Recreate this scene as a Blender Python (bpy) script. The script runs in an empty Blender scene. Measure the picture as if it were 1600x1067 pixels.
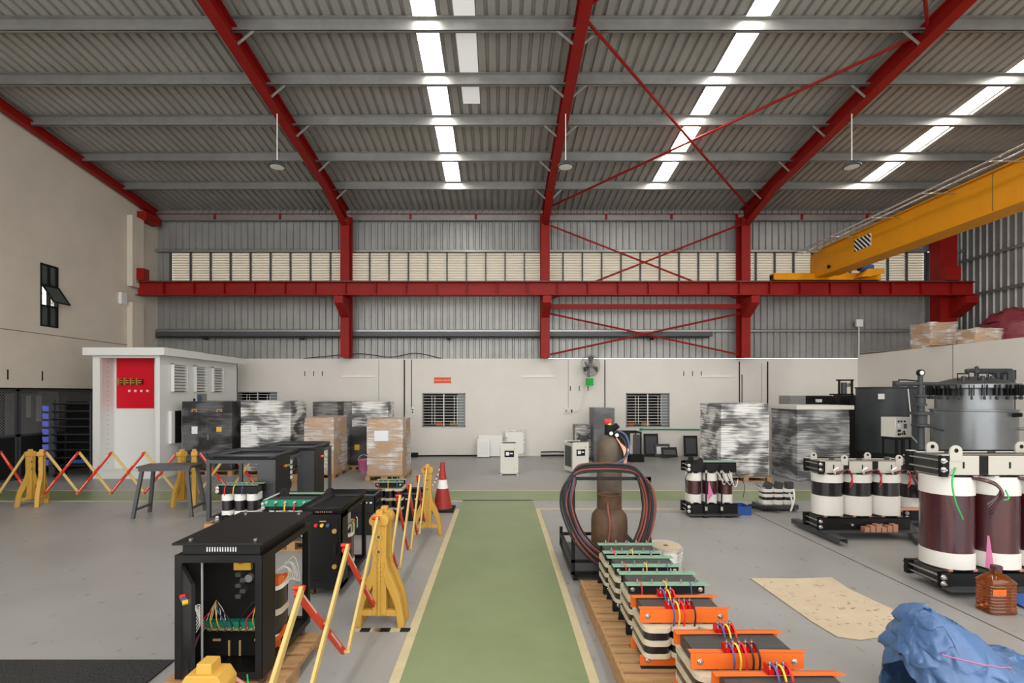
import bpy, math, random
from mathutils import Vector, Matrix
random.seed(7)
sc = bpy.context.scene
COL = sc.collection
PI = math.pi

# ------------------------------------------------------------------ camera, world, light, exposure
CAMZ = 1.9
F = 770.0                       # focal length in pixels of the 1600 wide frame
cam_d = bpy.data.cameras.new('camera'); cam = bpy.data.objects.new('camera', cam_d); COL.objects.link(cam)
cam.location = (0, 0, CAMZ); cam.rotation_euler = (PI/2, 0, 0)
cam_d.sensor_width = 36; cam_d.lens = F*36/1600
cam_d.shift_x = 19/1600; cam_d.shift_y = 81.5/1600
cam_d.clip_start = 0.05; cam_d.clip_end = 300
sc.camera = cam
w = bpy.data.worlds.new('world'); sc.world = w; w.use_nodes = True
bg = w.node_tree.nodes['Background']; bg.inputs[0].default_value = (1.0, 0.975, 0.94, 1); bg.inputs[1].default_value = 1.5
sc.view_settings.view_transform = 'Standard'; sc.view_settings.look = 'None'
sc.view_settings.exposure = 1.15; sc.view_settings.gamma = 1; sc.view_settings.use_curve_mapping = False
sc.cycles.use_denoising = True
sc.cycles.max_bounces = 8; sc.cycles.diffuse_bounces = 5; sc.cycles.glossy_bounces = 3
sc.cycles.transparent_max_bounces = 12; sc.cycles.transmission_bounces = 6
sc.cycles.sample_clamp_indirect = 6; sc.cycles.caustics_reflective = False; sc.cycles.caustics_refractive = False

def fx(px, d): return (px-781)/F*d
def fz(py, d): return CAMZ-(py-615)/F*d
def fd(py): return CAMZ*F/(py-615)

# ------------------------------------------------------------------ materials
def pm(name, c, rough=.5, metal=0, var=0, scale=6, c2=None, bump=0, bscale=40, coat=0, stretch=None, emis=0, alpha=1, trans=0, wave=0, wscale=40, thr=None, spec=.3):
    m = bpy.data.materials.new(name); m.use_nodes = True
    nt = m.node_tree; b = nt.nodes['Principled BSDF']
    b.inputs['Base Color'].default_value = (*c, 1); b.inputs['Roughness'].default_value = rough
    b.inputs['Metallic'].default_value = metal; b.inputs['Specular IOR Level'].default_value = spec
    if coat: b.inputs['Coat Weight'].default_value = coat; b.inputs['Coat Roughness'].default_value = .15
    if alpha < 1: b.inputs['Alpha'].default_value = alpha
    if trans: b.inputs['Transmission Weight'].default_value = trans
    if emis:
        b.inputs['Emission Color'].default_value = (*c, 1); b.inputs['Emission Strength'].default_value = emis
    tc = nt.nodes.new('ShaderNodeTexCoord'); mp = nt.nodes.new('ShaderNodeMapping')
    nt.links.new(tc.outputs['Object'], mp.inputs[0])
    if stretch: mp.inputs['Scale'].default_value = stretch
    if var or c2:
        n = nt.nodes.new('ShaderNodeTexNoise'); n.inputs['Scale'].default_value = scale; n.inputs['Detail'].default_value = 6; n.inputs['Roughness'].default_value = .65
        nt.links.new(mp.outputs[0], n.inputs['Vector'])
        r = nt.nodes.new('ShaderNodeValToRGB'); nt.links.new(n.outputs['Fac'], r.inputs[0])
        lo, hi = thr or (.3, .7)
        r.color_ramp.elements[0].position = lo; r.color_ramp.elements[1].position = hi
        a = c; z = c2 or tuple(min(1, x*(1+var)) for x in c)
        if not c2: a = tuple(x*(1-var) for x in c)
        r.color_ramp.elements[0].color = (*a, 1); r.color_ramp.elements[1].color = (*z, 1)
        nt.links.new(r.outputs[0], b.inputs['Base Color'])
    if bump:
        n2 = nt.nodes.new('ShaderNodeTexNoise'); n2.inputs['Scale'].default_value = bscale; n2.inputs['Detail'].default_value = 4
        nt.links.new(mp.outputs[0], n2.inputs['Vector'])
        bp = nt.nodes.new('ShaderNodeBump'); bp.inputs['Strength'].default_value = bump; bp.inputs['Distance'].default_value = .02
        nt.links.new(n2.outputs['Fac'], bp.inputs['Height']); nt.links.new(bp.outputs[0], b.inputs['Normal'])
    if wave:
        wv = nt.nodes.new('ShaderNodeTexWave'); wv.bands_direction = 'Z'; wv.inputs['Scale'].default_value = wscale; wv.inputs['Distortion'].default_value = .5
        nt.links.new(tc.outputs['Object'], wv.inputs['Vector'])
        bp = nt.nodes.new('ShaderNodeBump'); bp.inputs['Strength'].default_value = wave; bp.inputs['Distance'].default_value = .01
        nt.links.new(wv.outputs['Fac'], bp.inputs['Height']); nt.links.new(bp.outputs[0], b.inputs['Normal'])
    return m

def film(name, tint, cover, streak=(.6, .6, 10), sc_=2.2, patch=.5):
    """stretch film: clear plastic with milky layers, streaks, sharp wrinkles and white patches painted in as highlights"""
    m = bpy.data.materials.new(name); m.use_nodes = True; nt = m.node_tree
    b = nt.nodes['Principled BSDF']; b.inputs['Base Color'].default_value = (*tint, 1)
    b.inputs['Roughness'].default_value = .15; b.inputs['Specular IOR Level'].default_value = 1.0
    tc = nt.nodes.new('ShaderNodeTexCoord')
    def layer(scl, rot, s, det):
        mp = nt.nodes.new('ShaderNodeMapping'); mp.inputs['Scale'].default_value = scl; mp.inputs['Rotation'].default_value = rot
        nt.links.new(tc.outputs['Object'], mp.inputs[0]); n = nt.nodes.new('ShaderNodeTexNoise'); n.inputs['Scale'].default_value = s; n.inputs['Detail'].default_value = det; n.inputs['Distortion'].default_value = .4
        nt.links.new(mp.outputs[0], n.inputs['Vector']); return n
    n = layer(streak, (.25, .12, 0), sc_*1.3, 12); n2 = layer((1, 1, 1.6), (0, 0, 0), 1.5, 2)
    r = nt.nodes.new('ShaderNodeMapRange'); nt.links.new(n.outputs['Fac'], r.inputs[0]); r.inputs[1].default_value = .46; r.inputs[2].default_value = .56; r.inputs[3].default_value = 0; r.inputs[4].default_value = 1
    r2 = nt.nodes.new('ShaderNodeMapRange'); nt.links.new(n2.outputs['Fac'], r2.inputs[0]); r2.inputs[1].default_value = .4; r2.inputs[2].default_value = .6; r2.inputs[3].default_value = -patch; r2.inputs[4].default_value = patch  # broad white patches in the film's alpha stand in for bright highlights
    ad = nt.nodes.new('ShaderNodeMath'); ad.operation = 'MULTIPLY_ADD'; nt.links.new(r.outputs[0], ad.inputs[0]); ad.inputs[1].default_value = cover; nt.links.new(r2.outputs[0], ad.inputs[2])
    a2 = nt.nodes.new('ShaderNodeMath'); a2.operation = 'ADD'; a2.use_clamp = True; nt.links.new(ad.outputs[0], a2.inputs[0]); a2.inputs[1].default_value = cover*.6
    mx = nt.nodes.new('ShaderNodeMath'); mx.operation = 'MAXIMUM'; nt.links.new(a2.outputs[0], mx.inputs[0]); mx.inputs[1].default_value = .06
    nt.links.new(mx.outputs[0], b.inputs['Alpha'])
    bp = nt.nodes.new('ShaderNodeBump'); bp.inputs['Strength'].default_value = 1; bp.inputs['Distance'].default_value = .06
    nt.links.new(n.outputs['Fac'], bp.inputs['Height']); nt.links.new(bp.outputs[0], b.inputs['Normal'])
    return m

M = {}
M['wall'] = pm('painted_plaster', (.71, .685, .645), .8, var=.035, scale=1.2, bump=.05, bscale=8)
M['lwall'] = pm('beige_plaster', (.66, .6, .515), .85, var=.07, scale=.8, bump=.06, bscale=8)
def translucent(m, c, f):
    n = m.node_tree; t = n.nodes.new('ShaderNodeBsdfTranslucent'); t.inputs[0].default_value = (*c, 1); x = n.nodes.new('ShaderNodeMixShader'); x.inputs[0].default_value = f
    n.links.new(n.nodes['Principled BSDF'].outputs[0], x.inputs[1]); n.links.new(t.outputs[0], x.inputs[2]); n.links.new(x.outputs[0], n.nodes['Material Output'].inputs[0])
M['galv'] = pm('galvanised_sheet', (.32, .32, .315), .42, .35, var=.12, scale=1.5)
M['roofsheet'] = pm('roof_sheet', (.39, .38, .355), .45, .25, var=.1, scale=1.2)
M['purlin'] = pm('galvanised_purlin', (.34, .34, .33), .35, .6, var=.12, scale=3)
M['red'] = pm('red_steel_paint', (.26, .008, .006), .5, var=.12, spec=.25, scale=4)
M['yel'] = pm('crane_yellow', (.68, .27, .006), .45, var=.06, spec=.2, scale=2)
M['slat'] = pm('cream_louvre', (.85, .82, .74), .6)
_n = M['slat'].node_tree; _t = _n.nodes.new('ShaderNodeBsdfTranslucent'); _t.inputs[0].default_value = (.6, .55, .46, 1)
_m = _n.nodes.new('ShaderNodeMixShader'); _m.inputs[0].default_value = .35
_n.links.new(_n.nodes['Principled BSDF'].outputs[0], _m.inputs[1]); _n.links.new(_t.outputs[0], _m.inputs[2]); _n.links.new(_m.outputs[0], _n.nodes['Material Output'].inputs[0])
M['sky'] = pm('skylight_sheet', (1, .96, .88), .6, emis=9)
M['ghost_strip'] = pm('reflection_ghost_strip', (.62, .61, .59), .5, emis=.28)  # faint glow of the painted reflection strip, not a roof sheet
M['black'] = pm('black_powder_coat', (.007, .007, .0075), .42, bump=.08, bscale=300)
M['dark'] = pm('dark_grey_steel', (.075, .078, .085), .4, .2)
M['matt'] = pm('matt_black', (.008, .008, .008), .8)
M['steel'] = pm('bright_steel', (.62, .61, .6), .25, .9)
M['strip'] = pm('pale_reflective', (.7, .42, .36), .5)
M['frame'] = pm('cream_clamp_paint', (.5, .48, .43), .45)
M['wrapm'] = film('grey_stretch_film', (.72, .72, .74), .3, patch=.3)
M['grey'] = pm('grey_paint', (.25, .25, .25), .5)
M['lgrey'] = pm('light_grey_enamel', (.74, .75, .735), .38)
M['cream'] = pm('cream_enamel', (.66, .65, .6), .4)
M['wood'] = pm('pallet_wood', (.3, .16, .07), .8, c2=(.48, .3, .15), scale=4, stretch=(1, 6, 6), bump=.1)
M['carton'] = pm('corrugated_card', (.46, .3, .18), .8, var=.08, scale=3)
M['card'] = pm('floor_card', (.47, .385, .275), .85, c2=(.54, .45, .33), scale=3)
M['stain'] = pm('grime', (.12, .095, .07), .9, var=.3)
M['ylw'] = pm('barrier_yellow', (.52, .3, .055), .5, var=.05, scale=5)
M['ylws'] = pm('lattice_yellow', (.58, .41, .15), .45)
M['reds'] = pm('lattice_red', (.55, .03, .015), .4)
M['white'] = pm('white_plastic', (.8, .8, .78), .5)
M['paper'] = pm('paper', (.78, .8, .85), .8)
M['orange'] = pm('orange_paint', (.72, .14, .02), .45)
M['green'] = pm('green_board', (.22, .38, .27), .5)
M['dgreen'] = pm('dark_green_board', (.02, .25, .15), .45)
M['tred'] = pm('terminal_red', (.5, .008, .008), .3)
M['tape'] = pm('cotton_tape', (.6, .53, .4), .8, var=.12, scale=12, wave=.3, wscale=60)
M['wtape'] = pm('white_tape', (.74, .72, .68), .75, wave=.18, wscale=28)
M['coilb'] = pm('black_winding', (.016, .014, .016), .22, wave=.12, wscale=60, coat=.7)
M['coilr'] = pm('enamelled_copper', (.085, .01, .007), .2, wave=.3, wscale=35, coat=1, c2=(.03, .008, .02), scale=4, stretch=(3, 3, .2))
M['lam'] = pm('lamination', (.05, .05, .052), .45, .4, c2=(.11, .11, .105), scale=10, stretch=(.2, 12, .2))
M['rust'] = pm('rusty_cylinder', (.06, .038, .027), .6, c2=(.14, .075, .04), scale=5, bump=.1, bscale=30)
M['olive'] = pm('worn_brown_cylinder', (.06, .045, .035), .55, c2=(.13, .1, .07), scale=4)
M['rubb'] = pm('black_hose', (.02, .022, .026), .45)
M['rubr'] = pm('red_hose', (.22, .06, .045), .5)
M['rubu'] = pm('blue_hose', (.06, .1, .19), .45)
M['tank'] = pm('tank_grey', (.22, .235, .25), .3, .7, var=.1, scale=2)
M['tankd'] = pm('tank_dark', (.05, .056, .062), .45, .1, var=.1, scale=2)
M['blue'] = pm('blue_plastic', (.03, .09, .32), .45)
M['lilac'] = pm('blue_bin', (.16, .19, .75), .45)
M['pink'] = pm('pink_plastic', (.6, .17, .33), .5)
M['wy'] = pm('wire_yellow', (.8, .5, .06), .4); M['wr'] = pm('wire_red', (.7, .03, .03), .4)
M['wu'] = pm('wire_blue', (.07, .09, .28), .4); M['wk'] = pm('wire_black', (.02, .02, .02), .4); M['ww'] = pm('wire_white', (.7, .7, .68), .4)
M['wg'] = pm('wire_green', (.03, .45, .12), .4)
M['copper'] = pm('copper', (.6, .3, .2), .45, .4)
M['brass'] = pm('brass', (.65, .45, .12), .35, .5)
M['sredp'] = pm('red_panel', (.62, .004, .02), .35)
M['sgn'] = pm('sign_red', (.75, .09, .03), .5)
M['coner'] = pm('cone_red', (.36, .035, .03), .45)
M['slat_shade'] = pm('louvre_underside_shade', (.6, .56, .48), .7)  # darker copy of the louvre cream, shade painted below each slat lip
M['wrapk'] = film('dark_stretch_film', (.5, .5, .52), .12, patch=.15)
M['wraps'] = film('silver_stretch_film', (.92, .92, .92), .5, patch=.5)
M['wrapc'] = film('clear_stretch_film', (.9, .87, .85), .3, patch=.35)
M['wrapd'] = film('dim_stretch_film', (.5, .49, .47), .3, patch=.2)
M['gfloor'] = pm('walkway_green', (.19, .235, .12), .35, c2=(.225, .275, .145), scale=1.5)
M['line'] = pm('line_paint', (.52, .45, .28), .6, var=.1)
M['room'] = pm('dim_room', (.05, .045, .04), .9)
M['glass'] = pm('dark_glass', (.1, .12, .11), .08, .2)
M['fglass'] = pm('frosted_shutter', (.22, .25, .26), .4)
M['amber'] = pm('amber_liquid_bottle', (.5, .12, .02), .08, trans=.8, spec=.5)
M['tarp'] = pm('blue_sheeting', (.045, .1, .24), .33, c2=(.09, .18, .36), scale=2.5, bump=.5, bscale=9, spec=.5)
M['mat'] = pm('rubber_mat', (.03, .03, .03), .7, bump=1, bscale=60)
M['lampw'] = pm('lamp_diffuser', (.85, .83, .8), .5)
M['cable'] = pm('cable_black', (.015, .015, .015), .6)
M['fangreen'] = pm('fan_green', (.03, .4, .07), .5)
M['burg'] = pm('maroon_wrap', (.2, .035, .05), .3, var=.3)
M['chrome'] = M['steel']

translucent(M['slat_shade'], (.6, .54, .44), .3)
def floor_mat():
    m = bpy.data.materials.new('grey_floor_paint'); m.use_nodes = True; nt = m.node_tree; b = nt.nodes['Principled BSDF']
    tc = nt.nodes.new('ShaderNodeTexCoord')
    def ns(s, d, v=None):
        n = nt.nodes.new('ShaderNodeTexNoise'); n.inputs['Scale'].default_value = s; n.inputs['Detail'].default_value = d
        if v:
            mp = nt.nodes.new('ShaderNodeMapping'); mp.inputs['Scale'].default_value = v
            nt.links.new(tc.outputs['Object'], mp.inputs[0]); nt.links.new(mp.outputs[0], n.inputs['Vector'])
        else: nt.links.new(tc.outputs['Object'], n.inputs['Vector'])
        return n
    n1 = ns(.7, 8); n2 = ns(14, 6, (1, .5, 1))
    r1 = nt.nodes.new('ShaderNodeValToRGB'); nt.links.new(n1.outputs[0], r1.inputs[0])
    r1.color_ramp.elements[0].position = .35; r1.color_ramp.elements[0].color = (.265, .262, .257, 1)
    r1.color_ramp.elements[1].position = .65; r1.color_ramp.elements[1].color = (.325, .322, .315, 1)
    r2 = nt.nodes.new('ShaderNodeValToRGB'); nt.links.new(n2.outputs[0], r2.inputs[0])
    r2.color_ramp.elements[0].position = .27; r2.color_ramp.elements[0].color = (.35, .35, .35, 1)
    r2.color_ramp.elements[1].position = .36; r2.color_ramp.elements[1].color = (1, 1, 1, 1)
    mx = nt.nodes.new('ShaderNodeMix'); mx.data_type = 'RGBA'; mx.blend_type = 'MULTIPLY'; mx.inputs[0].default_value = .7
    nt.links.new(r1.outputs[0], mx.inputs[6]); nt.links.new(r2.outputs[0], mx.inputs[7]); nt.links.new(mx.outputs[2], b.inputs['Base Color'])
    rr = nt.nodes.new('ShaderNodeMapRange'); rr.inputs[3].default_value = .28; rr.inputs[4].default_value = .5
    nt.links.new(n1.outputs[0], rr.inputs[0]); nt.links.new(rr.outputs[0], b.inputs['Roughness'])
    return m
M['floor'] = floor_mat()

# ------------------------------------------------------------------ mesh builder
class B:
    def __init__(s): s.pr = []; s.v = []; s.f = []; s.m = []; s.sm = []; s.mats = []
    def mi(s, mat):
        if mat not in s.mats: s.mats.append(mat)
        return s.mats.index(mat)
    def add(s, vs, fs, mat, smooth=False, R=None):
        o = len(s.v)
        if R is not None: vs = [tuple(R @ Vector(p)) for p in vs]
        s.v += [tuple(p) for p in vs]; k = s.mi(mat)
        f0 = len(s.f)
        for f in fs: s.f.append([o+i for i in f]); s.m.append(k); s.sm.append(smooth)
        s.pr.append((o, len(s.v), f0, len(s.f)))
        return s
    def box(s, x0, x1, y0, y1, z0, z1, mat='black', R=None):
        x0, x1 = sorted((x0, x1)); y0, y1 = sorted((y0, y1)); z0, z1 = sorted((z0, z1))
        return s.add([(x0,y0,z0),(x1,y0,z0),(x1,y1,z0),(x0,y1,z0),(x0,y0,z1),(x1,y0,z1),(x1,y1,z1),(x0,y1,z1)],
                     [(0,3,2,1),(4,5,6,7),(0,1,5,4),(1,2,6,5),(2,3,7,6),(3,0,4,7)], mat, R=R)
    def bar(s, a, b, w_, t, mat='black', up=(0,0,1)):
        """rectangular bar from a to b, width w_ sideways, thickness t along up"""
        a = Vector(a); b = Vector(b); d = (b-a).normalized(); u = Vector(up)
        if abs(d.dot(u)) > .98: u = Vector((1,0,0)) if abs(d.x) < .9 else Vector((0,1,0))
        sd = d.cross(u).normalized(); u = sd.cross(d).normalized(); vs = []
        for p in (a, b):
            for i, j in ((-1,-1),(1,-1),(1,1),(-1,1)): vs.append(p+sd*i*w_/2+u*j*t/2)
        return s.add(vs, [(0,3,2,1),(4,5,6,7),(0,1,5,4),(1,2,6,5),(2,3,7,6),(3,0,4,7)], mat)
    def cyl(s, a, b, r, r2=None, n=16, mat='black', caps=True):
        a = Vector(a); b = Vector(b); r2 = r if r2 is None else r2; d = (b-a).normalized()
        u = d.orthogonal().normalized(); v = d.cross(u); vs = []
        for p, q in ((a, r), (b, r2)):
            for i in range(n):
                t = 2*PI*i/n; vs.append(p+(u*math.cos(t)+v*math.sin(t))*q)
        s.add(vs, [(i,(i+1)%n,n+(i+1)%n,n+i) for i in range(n)], mat, True)
        if caps: s.add(vs, [tuple(range(n))[::-1], tuple(range(n, 2*n))], mat)
        return s
    def tube(s, pts, r, n=8, mat='rubb', closed=False):
        P = [Vector(p) for p in pts]; k = len(P); vs = []; pu = None
        for i, p in enumerate(P):
            if closed: d = (P[(i+1) % k]-P[i-1])
            else: d = P[min(i+1, k-1)]-P[max(i-1, 0)]
            d = d.normalized() if d.length > 1e-9 else Vector((0,0,1))
            u = d.orthogonal().normalized() if pu is None else (pu-d*pu.dot(d)).normalized()
            pu = u; v = d.cross(u)
            for j in range(n): t = 2*PI*j/n; vs.append(p+(u*math.cos(t)+v*math.sin(t))*r)
        fs = []
        for i in range(k if closed else k-1):
            for j in range(n):
                a, b_ = i*n, ((i+1) % k)*n; fs.append((a+j, a+(j+1) % n, b_+(j+1) % n, b_+j))
        s.add(vs, fs, mat, True)
        if not closed: s.add(vs, [tuple(range(n))[::-1], tuple(range((k-1)*n, k*n))], mat)
        return s
    def lathe(s, prof, c=(0,0,0), n=32, mat='black', axis='z', ang=2*PI):
        """prof: list of (r, h, mat?)"""
        cx, cy, cz = c; rings = []
        for p in prof:
            ring = []
            for i in range(n):
                t = ang*i/n; r, h = max(p[0], 1e-4), p[1]
                if axis == 'z': ring.append((cx+r*math.cos(t), cy+r*math.sin(t), cz+h))
                else: ring.append((cx+r*math.cos(t), cy+h, cz+r*math.sin(t)))
            rings.append(ring)
        for i in range(len(prof)-1):
            mt = prof[i+1][2] if len(prof[i+1]) > 2 else mat
            vs = rings[i]+rings[i+1]
            fs = [(j, (j+1) % n, n+(j+1) % n, n+j) for j in range(n)]
            if axis == 'y': fs = [f[::-1] for f in fs]
            s.add(vs, fs, mt, True)
        return s
    def prism(s, poly, a0, a1, axis='y', mat='black', R=None):
        n = len(poly)
        def P(p, a): return {'y': (p[0], a, p[1]), 'x': (a, p[0], p[1]), 'z': (p[0], p[1], a)}[axis]
        vs = [P(p, a0) for p in poly]+[P(p, a1) for p in poly]
        fs = [tuple(range(n)), tuple(range(n, 2*n))[::-1]]+[(i, n+i, n+(i+1) % n, (i+1) % n) for i in range(n)]
        return s.add(vs, fs, mat, R=R)
    def build(s, name, parent=None, loc=None, bevel=0):
        me = bpy.data.meshes.new(name); me.from_pydata([tuple(p) for p in s.v], [], s.f)
        for mname in s.mats: me.materials.append(M[mname])
        me.polygons.foreach_set('material_index', s.m); me.polygons.foreach_set('use_smooth', s.sm)
        me.update()
        import bmesh
        bm = bmesh.new(); bm.from_mesh(me); bmesh.ops.remove_doubles(bm, verts=bm.verts, dist=1e-5)
        bmesh.ops.recalc_face_normals(bm, faces=bm.faces); bm.to_mesh(me); bm.free(); me.set_sharp_from_angle(angle=.7)
        o = bpy.data.objects.new(name, me); COL.objects.link(o)
        if parent is not None: o.parent = parent
        if loc: o.location = loc
        if bevel:
            md = o.modifiers.new('bevel', 'BEVEL'); md.width = bevel; md.segments = 2; md.limit_method = 'ANGLE'
        return o

def _groups(self):
    pr = getattr(self, 'pr', []); n = len(pr); up = list(range(n))
    def fnd(i):
        while up[i] != i: i = up[i]
        return i
    bb = []
    for (v0, v1, f0, f1) in pr:
        P = self.v[v0:v1]; bb.append([min(p[k] for p in P)-.003 for k in range(3)]+[max(p[k] for p in P)+.003 for k in range(3)])
    for i in range(n):
        for j in range(i):
            if all(bb[i][k] <= bb[j][k+3] and bb[j][k] <= bb[i][k+3] for k in range(3)): up[fnd(i)] = fnd(j)
    g = {}
    for i in range(n): g.setdefault(fnd(i), []).append(i)
    return list(g.values())
def build_each(self, name, parent=None):
    out = []
    for g in _groups(self):
        q = B(); q.mats = self.mats
        for i in g:
            v0, v1, f0, f1 = self.pr[i]; o = len(q.v); q.v += self.v[v0:v1]
            for k in range(f0, f1): q.f.append([x-v0+o for x in self.f[k]]); q.m.append(self.m[k]); q.sm.append(self.sm[k])
        out.append(q.build(name, parent))
    return out
B.build_each = build_each
def T(name, label, cat, loc=(0,0,0), rz=0, group=None):
    o = bpy.data.objects.new(name, None); COL.objects.link(o); o.empty_display_size = .1
    o.location = loc; o.rotation_euler = (0, 0, rz); o['label'] = label; o['category'] = cat
    if group: o['group'] = group
    return o
def tag(o, label, cat, group=None):
    o['label'] = label; o['category'] = cat
    if group: o['group'] = group
    return o
def struct(o): o['kind'] = 'structure'; return o
def spl(pts, n=8):
    """Catmull-Rom through pts"""
    P = [Vector(p) for p in pts]; P = [P[0]*2-P[1]]+P+[P[-1]*2-P[-2]]; out = []
    for i in range(1, len(P)-2):
        for k in range(n):
            t = k/n; a, b, c, d = P[i-1], P[i], P[i+1], P[i+2]
            out.append(.5*((2*b)+(c-a)*t+(2*a-5*b+4*c-d)*t*t+(3*b-a-3*c+d)*t**3))
    out.append(P[-2]); return out
ORD = ['nearest the back wall', 'second', 'third', 'fourth', 'fifth', 'sixth', 'seventh', 'eighth', 'ninth', 'tenth', 'eleventh', 'twelfth', 'thirteenth']

# ------------------------------------------------------------------ the shell
D = 15.08; XL = -10.55; XR = 14.2; YB = -3.0; SL = .117; ZE = 7.35
def zp(y): return ZE+SL*(D-y)         # underside of the purlins
def zroof(y): return zp(y)+.2
b = B(); b.box(-16, 18, -6, 22, -.2, 0, 'floor'); struct(b.build('floor'))
# walkway paint, laid on the floor
b = B(); b.box(-.66, .59, YB, 8.8, 0, .002, 'gfloor'); b.box(XL, 6.9, 8.75, 9.62, 0, .002, 'gfloor'); b.box(6.9, 10.9, 8.75, 9.62, 0, .002, 'gfloor')
struct(b.build('trim_1'))
b = B(); b.box(-.73, -.66, YB, 8.1, 0, .003, 'line'); b.box(.59, .655, YB, 8.1, 0, .003, 'line')
b.box(.59, 4, 8.1, 8.16, 0, .003, 'line'); b.box(-9.6, -.66, 8.68, 8.75, 0, .003, 'line'); b.box(-9.6, 10.9, 9.62, 9.68, 0, .003, 'line')
struct(b.build('trim_2'))
b = B(); b.box(4.02, 4.035, 2, 8.4, 0, .0025, 'stain'); b.box(2.0, 10.9, 7.9, 7.908, 0, .0025, 'stain'); struct(b.build('trim_3'))

def corr(x0, x1, zf, mat, pitch=.2, h=.048, holes=()):
    """trapezoid corrugation along X; zf(x, h)-> two end points"""
    xs = []; x = x0
    while x < x1-1e-6:
        for dx, hh in ((0, 0), (pitch*.62, 0), (pitch*.72, h), (pitch*.9, h)):
            if x+dx <= x1: xs.append((x+dx, hh))
        x += pitch
    xs.append((x1, 0)); bb = B()
    for i in range(len(xs)-1):
        xm = (xs[i][0]+xs[i+1][0])/2
        if any(a < xm < c for a, c in holes): continue
        p = zf(*xs[i]); q = zf(*xs[i+1]); bb.add([p[0], q[0], q[1], p[1]], [(0,1,2,3)], mat)
    return bb
SK = [(-1.5, -1.12), (4.2, 4.58), (9.98, 10.36)]
rf = corr(-11, 15, lambda x, h: ((x, 14.0, zroof(14.0)+h), (x, YB, zroof(YB)+h)), 'roofsheet', holes=SK)
r2 = corr(-11, 15, lambda x, h: ((x, D+.4, zroof(D+.4)+h), (x, 14.0, zroof(14.0)+h)), 'roofsheet')
rf.add(r2.v, r2.f, 'roofsheet')
struct(rf.build('ceiling'))
wn = 1
for a, c in SK:
    bb = B(); yy = 13.55
    bb.add([(a-.02, yy, zroof(yy)+.05), (c+.02, yy, zroof(yy)+.05), (c+.02, YB, zroof(YB)+.05), (a-.02, YB, zroof(YB)+.05)], [(0,1,2,3)], 'sky')
    bb.box(a, c, yy, 14.01, zroof(13.8)+.0, zroof(13.8)+.012, 'roofsheet')
    struct(bb.build('window_%d' % wn)); wn += 1
# added pale strip that paints in a reflection beside the first skylight
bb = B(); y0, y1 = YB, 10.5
bb.add([(-.78, y1, zroof(y1)-.008), (-.42, y1, zroof(y1)-.008), (-.42, y0, zroof(y0)-.008), (-.78, y0, zroof(y0)-.008)], [(0,1,2,3)], 'ghost_strip')
struct(bb.build('window_%d' % wn)); wn += 1  # numbered among the windows, though only a painted reflection

# back wall: white masonry with openings
WT = 2.97
wins = [(fx(660, D), fx(727, D), fz(667, D), fz(614, D)), (fx(978, D), fx(1046, D), fz(667, D), fz(614, D)), (fx(372, D), fx(433, D), fz(665, D), fz(612, D))]
b = B(); xs = sorted([XL, 11.3]+[v for q in wins for v in q[:2]]); xs = sorted(set(xs))
for i in range(len(xs)-1):
    xm = (xs[i]+xs[i+1])/2; h = [q for q in wins if q[0] < xm < q[1]]
    if h: q = h[0]; b.box(xs[i], xs[i+1], D, D+.2, 0, q[2], 'wall'); b.box(xs[i], xs[i+1], D, D+.2, q[3], WT, 'wall')
    else: b.box(xs[i], xs[i+1], D, D+.2, 0, WT, 'wall')
struct(b.build('wall_back'))
DC = D+.12
def clad(x0, x1, z0, z1): return corr(x0, x1, lambda x, h: ((x, DC-h, z0), (x, DC-h, z1)), 'galv')
z_l0, z_l1 = fz(438, DC), fz(394, DC)
b = clad(XL, 1.5, WT+.005, z_l0-.35); q = clad(1.5, XR+.2, WT+.022, z_l0-.35); b.add(q.v, q.f, 'galv')
q = clad(XL, XR+.2, z_l1, ZE+.35); b.add(q.v, q.f, 'galv')
q = clad(XL, XL+.42, z_l0-.35, z_l1); b.add(q.v, q.f, 'galv'); q = clad(13.1, XR+.2, z_l0-.35, z_l1); b.add(q.v, q.f, 'galv')
struct(b.build('wall_high'))
# louvre band, one window per bay
bays = [(XL+.42, -4.85), (-4.4, 1.15), (1.55, 7.1), (7.5, 13.1)]
bays = [(XL+.42, -4.6), (-4.6, 1.35), (1.35, 7.3), (7.3, 13.1)]
for a, c in bays:
    fr = B(); n = round((c-a)/.59); st = (c-a)/n
    for i in range(n+1): fr.box(a+i*st-.02, a+i*st+.02, DC-.06, DC+.02, z_l0-.35, z_l1, 'dark')
    fr.box(a, c, DC-.06, DC+.02, z_l1-.02, z_l1+.02, 'dark'); fr.box(a, c, DC-.06, DC+.02, z_l0-.37, z_l0-.33, 'dark')
    fo = struct(fr.build('window_%d' % wn)); wn += 1
    sl = B(); z = z_l0-.34
    while z < z_l1+.02:
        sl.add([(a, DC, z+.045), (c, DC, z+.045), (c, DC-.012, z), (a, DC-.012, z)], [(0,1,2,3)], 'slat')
        sl.add([(a, DC, z+.045), (c, DC, z+.045), (c, DC+.06, z+.005), (a, DC+.06, z+.005), (a, DC+.06, z+.085), (c, DC+.06, z+.085)], [(0,1,2,3), (3,2,5,4)], 'slat_shade'); z += .078
    sl.build('louvre_slats', fo)
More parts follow.
